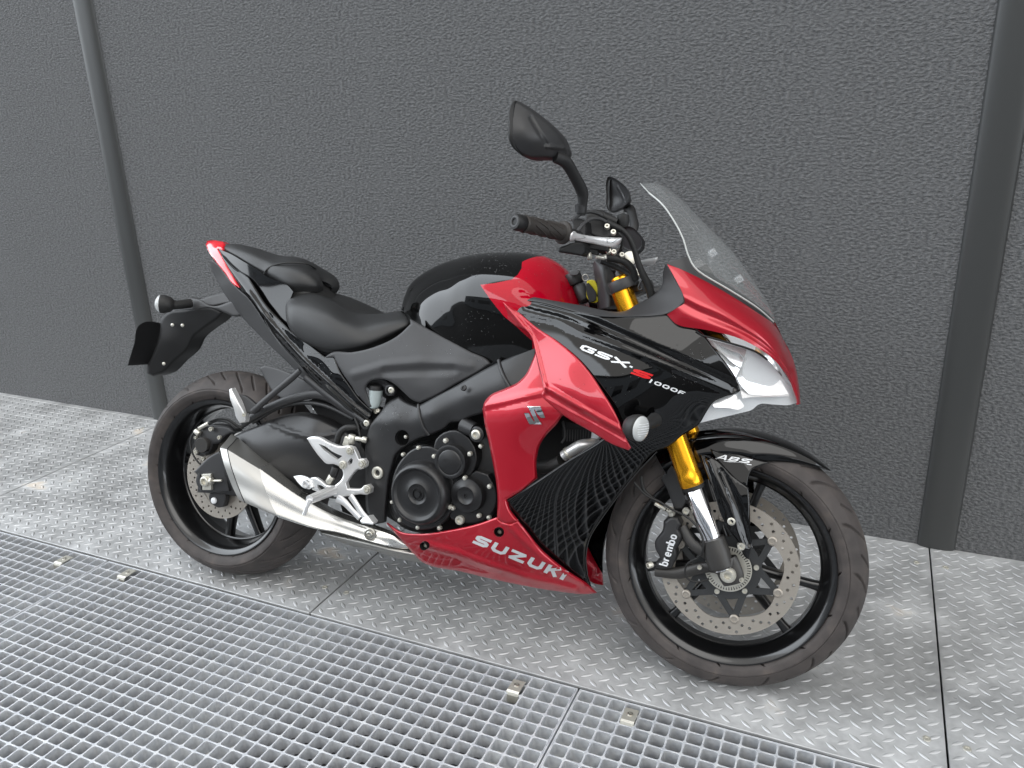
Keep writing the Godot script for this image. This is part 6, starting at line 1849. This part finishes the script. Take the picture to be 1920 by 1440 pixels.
func build_controls():
	# ------------------------------------------------ grip and bar
	var e0 = Q(4, 190, 812, 0.395); var e1 = Q(4, 440, 868, 0.285)
	var d = (e1 - e0).normalized()
	var bar = group_part("handlebar")
	var m = MB.new()
	lathe(m, [[0.0, 0.0], [0.006, 0.0], [0.007, -0.002], [0.0145, -0.002], [0.0160, 0.001], [0.0165, 0.006], [0.0165, 0.020], [0.0140, 0.022], [0.0140, 0.028]], axis_xf(e0 - d * 0.022, d), 28)
	pair_steered("bar_end", m, MT.dark, bar)
	m = MB.new()
	lathe(m, [[0.0075, -0.0005], [0.0085, -0.0012], [0.0115, -0.0012], [0.0125, -0.0002]], axis_xf(e0 - d * 0.0235, d), 24)
	pair_steered("end_ring", m, MT.plastic, bar)
	m = MB.new()
	var gl = e0.distance_to(e1)
	lathe(m, [[0.0165, 0.0], [0.0185, 0.003], [0.0170, 0.008], [0.0165, gl * 0.3], [0.0168, gl * 0.7], [0.0178, gl * 0.88], [0.0235, gl * 0.9], [0.0245, gl * 0.93], [0.0235, gl * 0.97], [0.0165, gl]], axis_xf(e0, d), 36)
	# slanting ribs of the rubber
	var gx = axis_xf(e0, d)
	for k in 16:
		var pth := []
		for j in 7:
			var t = j / 6.0
			var a = TAU * k / 16.0 + t * 0.9
			pth.append(gx * Vector3(cos(a) * 0.0168, sin(a) * 0.0168, gl * (0.16 + (k % 2) * 0.34 + t * 0.30)))
		sweep(m, pth, 0.0017, 6, 1)
	pair_steered("grip", m, MT.grip, bar)
	m = MB.new()
	sweep(m, [e1, e1 + d * 0.06 + Vector3(0.0, 0, 0), Q(13, 560, 800, 0.12), Q(13, 640, 850, 0.06), Vector3(Q(13, 640, 850, 0.06).x + 0.01, Q(13, 640, 850, 0.06).y, 0.0)], 0.0115, 14, 4)
	pair_steered("bar", m, MT.dark, bar)
	m = MB.new()
	for z in [0.05]:
		box(m, Q(13, 600, 900, z), Vector3(0.045, 0.05, 0.03), Basis.IDENTITY, 0.006)
	pair_steered("bar_clamp", m, MT.satin, bar)
	# ------------------------------------------------ switch pod, lever, master cylinder
	m = MB.new()
	panel(m, O(13, [40, 745, 60, 740, 215, 690, 290, 690, 320, 740, 320, 800, 280, 830, 200, 815, 40, 790]), K(13, [40, 745, 0.29, 60, 790, 0.29, 215, 690, 0.275, 320, 740, 0.255, 280, 830, 0.26]), {t = 0.035, step = 4.0, roll = 0.005, rollw = 4.0})
	panel(m, O(13, [180, 450, 260, 440, 320, 470, 330, 560, 300, 690, 220, 700, 180, 620, 190, 520]), K(13, [180, 450, 0.265, 320, 470, 0.25, 300, 690, 0.255, 180, 620, 0.27]), {t = 0.04, step = 4.0, roll = 0.005, rollw = 4.0})
	pair_steered("switch_pod", m, MT.dark, bar)
	m = MB.new()
	panel(m, O(13, [315, 400, 400, 350, 520, 365, 600, 430, 660, 520, 640, 600, 560, 650, 440, 640, 340, 590, 310, 500]), K(13, [315, 400, 0.20, 400, 350, 0.19, 660, 520, 0.17, 560, 650, 0.19, 340, 590, 0.21]), {t = 0.05, step = 5.0, roll = 0.008, rollw = 6.0})
	pair_steered("master_cylinder", m, MT.dark, bar)
	m = MB.new()
	net(m, [ring3v(Q(13, 178, 625, 0.345), 0.0090, 0.010), ring3v(Q(13, 195, 626, 0.342), 0.0100, 0.011), ring3v(Q(13, 225, 632, 0.335), 0.0070, 0.0085), ring3v(Q(13, 320, 652, 0.310), 0.0070, 0.0075), ring3v(Q(13, 420, 668, 0.285), 0.0075, 0.0080), ring3v(Q(13, 540, 685, 0.260), 0.0095, 0.0080), ring3v(Q(13, 640, 690, 0.240), 0.0100, 0.0080), ring3v(Q(13, 690, 665, 0.232), 0.0050, 0.005)], 5, 2, true, true, true)
	pair_steered("brake_lever", m, MT.alu, bar)
	for q in [[610, 595, 0.24], [560, 790, 0.19], [615, 800, 0.18], [545, 535, 0.20], [700, 830, 0.15]]: bolts("fastener", [[Q(13, q[0], q[1], q[2]), 0.0060]], Vector3(0.2, 0.4, 0.9), 0.008, MT.zinc, bar)
	m = MB.new()
	cyl(m, Q(13, 345, 835, 0.22), Q(13, 380, 830, 0.22), 0.008, 8)
	part("fastener", m, MT.zinc, bar)
	m = MB.new()
	cyl(m, Q(13, 430, 835, 0.20), Q(13, 520, 855, 0.19), 0.0045, 10)
	cyl(m, Q(13, 515, 815, 0.19), Q(13, 520, 865, 0.19), 0.0055, 10)
	part("fastener", m, MT.zinc, bar)
	m = MB.new()
	box(m, Q(13, 400, 790, 0.205), Vector3(0.024, 0.010, 0.02), Basis(Vector3(0, 0, 1), -0.15), 0.002)
	box(m, Q(13, 430, 740, 0.20), Vector3(0.06, 0.012, 0.03), Basis(Vector3(0, 0, 1), -0.1), 0.002)
	part("lever_holder", m, MT.dark, bar)
	m = MB.new()
	for s in [Q(13, 780, 860, 0.02)]: lathe(m, [[0.0, 0.0], [0.0150, 0.0], [0.0165, 0.003], [0.0165, 0.008], [0.0120, 0.010], [0, 0.010]], axis_xf(s, Vector3(0.3, 0.2, 0.9)), 24)
	part("stem_nut", m, MT.zinc)
	m = MB.new()
	lathe(m, [[0.0, 0.0], [0.009, 0.0], [0.009, 0.008], [0, 0.010]], axis_xf(Q(13, 865, 1010, 0.06), Vector3(0.2, 0.4, 0.9)), 18)
	part("stem_nut", m, MT.zinc)
	# ------------------------------------------------ cables and hoses
	m = MB.new()
	sweep(m, L(13, [185, 465, 0.26, 260, 400, 0.245, 350, 370, 0.225, 440, 385, 0.205, 510, 420, 0.19]), 0.0042, 8, 5)
	part("throttle_cable", m, MT.plastic)
	m = MB.new()
	sweep(m, L(13, [235, 575, 0.265, 300, 495, 0.25, 380, 445, 0.23, 470, 445, 0.21, 540, 480, 0.195]), 0.0042, 8, 5)
	part("throttle_cable", m, MT.plastic)
	m = MB.new()
	sweep(m, L(13, [505, 415, 0.19, 560, 440, 0.185, 640, 475, 0.178]), [0.0075, 0.0085, 0.0085], 10, 3)
	part("cable_sleeve", m, MT.rubber)
	m = MB.new()
	sweep(m, L(13, [535, 475, 0.195, 600, 510, 0.185, 690, 555, 0.175]), [0.0070, 0.0075, 0.0070], 10, 3)
	lathe(m, [[0.0, -0.016], [0.012, -0.012], [0.0145, 0.0], [0.012, 0.012], [0, 0.016]], axis_xf(Q(13, 710, 460, 0.165), Vector3(0, 1, 0.2)), 18)
	part("cable_sleeve", m, MT.rubber)
	m = MB.new()
	sweep(m, L(13, [690, 550, 0.175, 760, 620, 0.168, 820, 740, 0.16, 860, 880, 0.15, 910, 1010, 0.14, 970, 1130, 0.13, 1010, 1260, 0.12, 1030, 1330, 0.11]), [0.0058, 0.0062, 0.0065, 0.0075, 0.009, 0.010, 0.010], 10, 5)
	part("wiring_hose", m, MT.rubber)
	m = MB.new()
	sweep(m, L(13, [540, 850, 0.16, 640, 860, 0.15, 740, 900, 0.14, 810, 980, 0.13, 840, 1080, 0.12]), 0.0085, 10, 5)
	part("wiring_hose", m, MT.rubber)
	m = MB.new()
	sweep(m, L(13, [480, 880, 0.14, 600, 930, 0.13, 720, 990, 0.12, 800, 1040, 0.12]), 0.0065, 10, 5)
	part("wiring_hose", m, MT.rubber)
	m = MB.new()
	sweep(m, L(13, [660, 590, 0.2, 700, 640, 0.195, 690, 740, 0.18, 660, 800, 0.17]), 0.0025, 8, 5)
	part("wiring_hose", m, MT.rubber)
	m = MB.new()
	sweep(m, L(13, [930, 1015, 0.14, 900, 1090, 0.14, 870, 1150, 0.138, 880, 1185, 0.136, 905, 1170, 0.136, 900, 1140, 0.137]), 0.0018, 6, 5)
	part("cable_guide", m, MT.plastic)
	# ------------------------------------------------ steering head cover and ignition lock
	m = MB.new()
	net(m, [L(13, [470, 860, 0.03, 420, 880, 0.06, 405, 905, 0.04, 400, 900, 0.0]), L(13, [600, 930, 0.05, 500, 950, 0.085, 420, 980, 0.06, 415, 985, 0.0]), L(13, [620, 1080, 0.06, 520, 1090, 0.09, 440, 1100, 0.06, 432, 1100, 0.0]), L(13, [640, 1240, 0.06, 560, 1260, 0.09, 450, 1280, 0.06, 445, 1280, 0.0]), L(13, [650, 1340, 0.06, 560, 1360, 0.09, 470, 1380, 0.06, 460, 1380, 0.0])], 4, 4, false, false, false, Q(13, 560, 1100, 0.0), true)
	part("steering_head", both(m), MT.plastic)
	m = MB.new()
	cyl(m, Q(13, 180, 1010, 0.02), Q(13, 225, 1130, 0.02), 0.020, 24)
	cyl(m, Q(13, 250, 1140, 0.02), Q(13, 320, 1300, 0.03), 0.016, 20)
	part("ignition_lock", m, MT.plastic)
	# ------------------------------------------------ mirrors
	m = MB.new()
	panel(m, O(4, [114, 120, 130, 90, 152, 90, 200, 112, 300, 182, 380, 252, 430, 315, 446, 355, 456, 400, 448, 416, 400, 430, 300, 430, 230, 430, 172, 405, 132, 362, 113, 320, 110, 240]), K(4, [114, 120, 0.435, 130, 90, 0.435, 300, 182, 0.385, 430, 315, 0.345, 452, 405, 0.330, 300, 430, 0.375, 172, 405, 0.415, 110, 240, 0.440, 200, 250, 0.432, 300, 300, 0.405, 250, 350, 0.415, 370, 350, 0.375]), {t = 0.022, step = 4.0, roll = 0.012, rollw = 7.0, ridges = [[O(4, [235, 190, 330, 350]), -0.003, 6.0], [O(4, [330, 360, 440, 370]), 0.004, 6.0]]})
	for k in 2:
		var mir = group_part("mirror")
		var T = Transform3D.IDENTITY if k == 0 else steer_xf(2.0 * STEER) * MIRROR
		part("shell", MB.new().join(m, T), MT.satin, mir)
		var s = MB.new()
		sweep(s, L(4, [380, 420, 0.355, 440, 450, 0.335, 490, 530, 0.31, 535, 620, 0.285, 540, 680, 0.275, 530, 760, 0.268]), [0.012, 0.013, 0.012, 0.013, 0.011, 0.010], 12, 5, 0.75, Vector3(0, 0, 1))
		part("stalk", MB.new().join(s, T), MT.dark, mir)
		s = MB.new()
		sweep(s, L(4, [530, 700, 0.272, 530, 745, 0.268]), 0.0125, 6, 1)
		part("stalk_nut", MB.new().join(s, T), MT.satin, mir)
		s = MB.new()
		panel(s, O(4, [112, 122, 128, 88, 146, 88, 138, 160, 138, 300, 152, 366, 185, 410, 130, 366, 108, 322, 105, 240]), K(4, [112, 122, 0.436, 146, 88, 0.436, 138, 300, 0.440, 185, 410, 0.414, 105, 240, 0.442]), {t = 0.03, step = 4.0, roll = 0.004, rollw = 3.0})
		part("rim", MB.new().join(s, T), MT.dark, mir)

func build_key():
	var k := Node3D.new(); k.name = "key_ring"; add_child(k)
	k.transform = bike.transform
	tag(k, "small key ring with yellow tag hanging from the ignition lock by the tank", "keys")
	var m = MB.new()
	var c = Q(13, 318, 1055, 0.055)
	var pth := []
	for j in 25: pth.append(c + Vector3(cos(TAU * j / 24.0), sin(TAU * j / 24.0), 0.2 * sin(TAU * j / 24.0)) * 0.0075)
	sweep(m, pth, 0.0009, 6, 1, 1.0, Vector3.ZERO, false)
	part("ring", m, MT.zinc, k)
	m = MB.new()
	panel(m, O(13, [150, 995, 170, 980, 235, 975, 260, 1000, 240, 1030, 190, 1035, 160, 1030]), K(13, [150, 995, 0.05, 235, 975, 0.05, 190, 1035, 0.052]), {t = 0.006, step = 3.0, roll = 0.002, rollw = 2.0})
	part("key", m, MT.plastic, k)
	m = MB.new()
	panel(m, O(13, [335, 1090, 380, 1078, 415, 1085, 442, 1150, 444, 1230, 435, 1240, 462, 1290, 440, 1310, 380, 1310, 345, 1280, 330, 1180]), K(13, [335, 1090, 0.062, 415, 1085, 0.062, 444, 1230, 0.06, 380, 1310, 0.06]), {t = 0.004, step = 3.0, roll = 0.001, rollw = 2.0})
	part("tag", m, MT.yellow, k)
	m = MB.new()
	panel(m, O(13, [328, 1120, 350, 1110, 400, 1170, 430, 1220, 425, 1290, 395, 1312, 355, 1300, 335, 1230]), K(13, [328, 1120, 0.068, 350, 1110, 0.068, 430, 1220, 0.067, 355, 1300, 0.067]), {t = 0.004, step = 3.0, roll = 0.001, rollw = 2.0})
	part("leather_fob", m, MT.dark, k)

func ring3v(c, ry, rz, n = 12):
	var r := []
	for k in n: r.append(c + Vector3(cos(TAU * k / n) * rz * 0.25, cos(TAU * k / n) * ry, sin(TAU * k / n) * rz))
	return r

func build_bike():
	build_wheels()
	build_front()
	build_engine()
	build_exhaust()
	build_rear()
	build_body()
	build_controls()
	build_key()
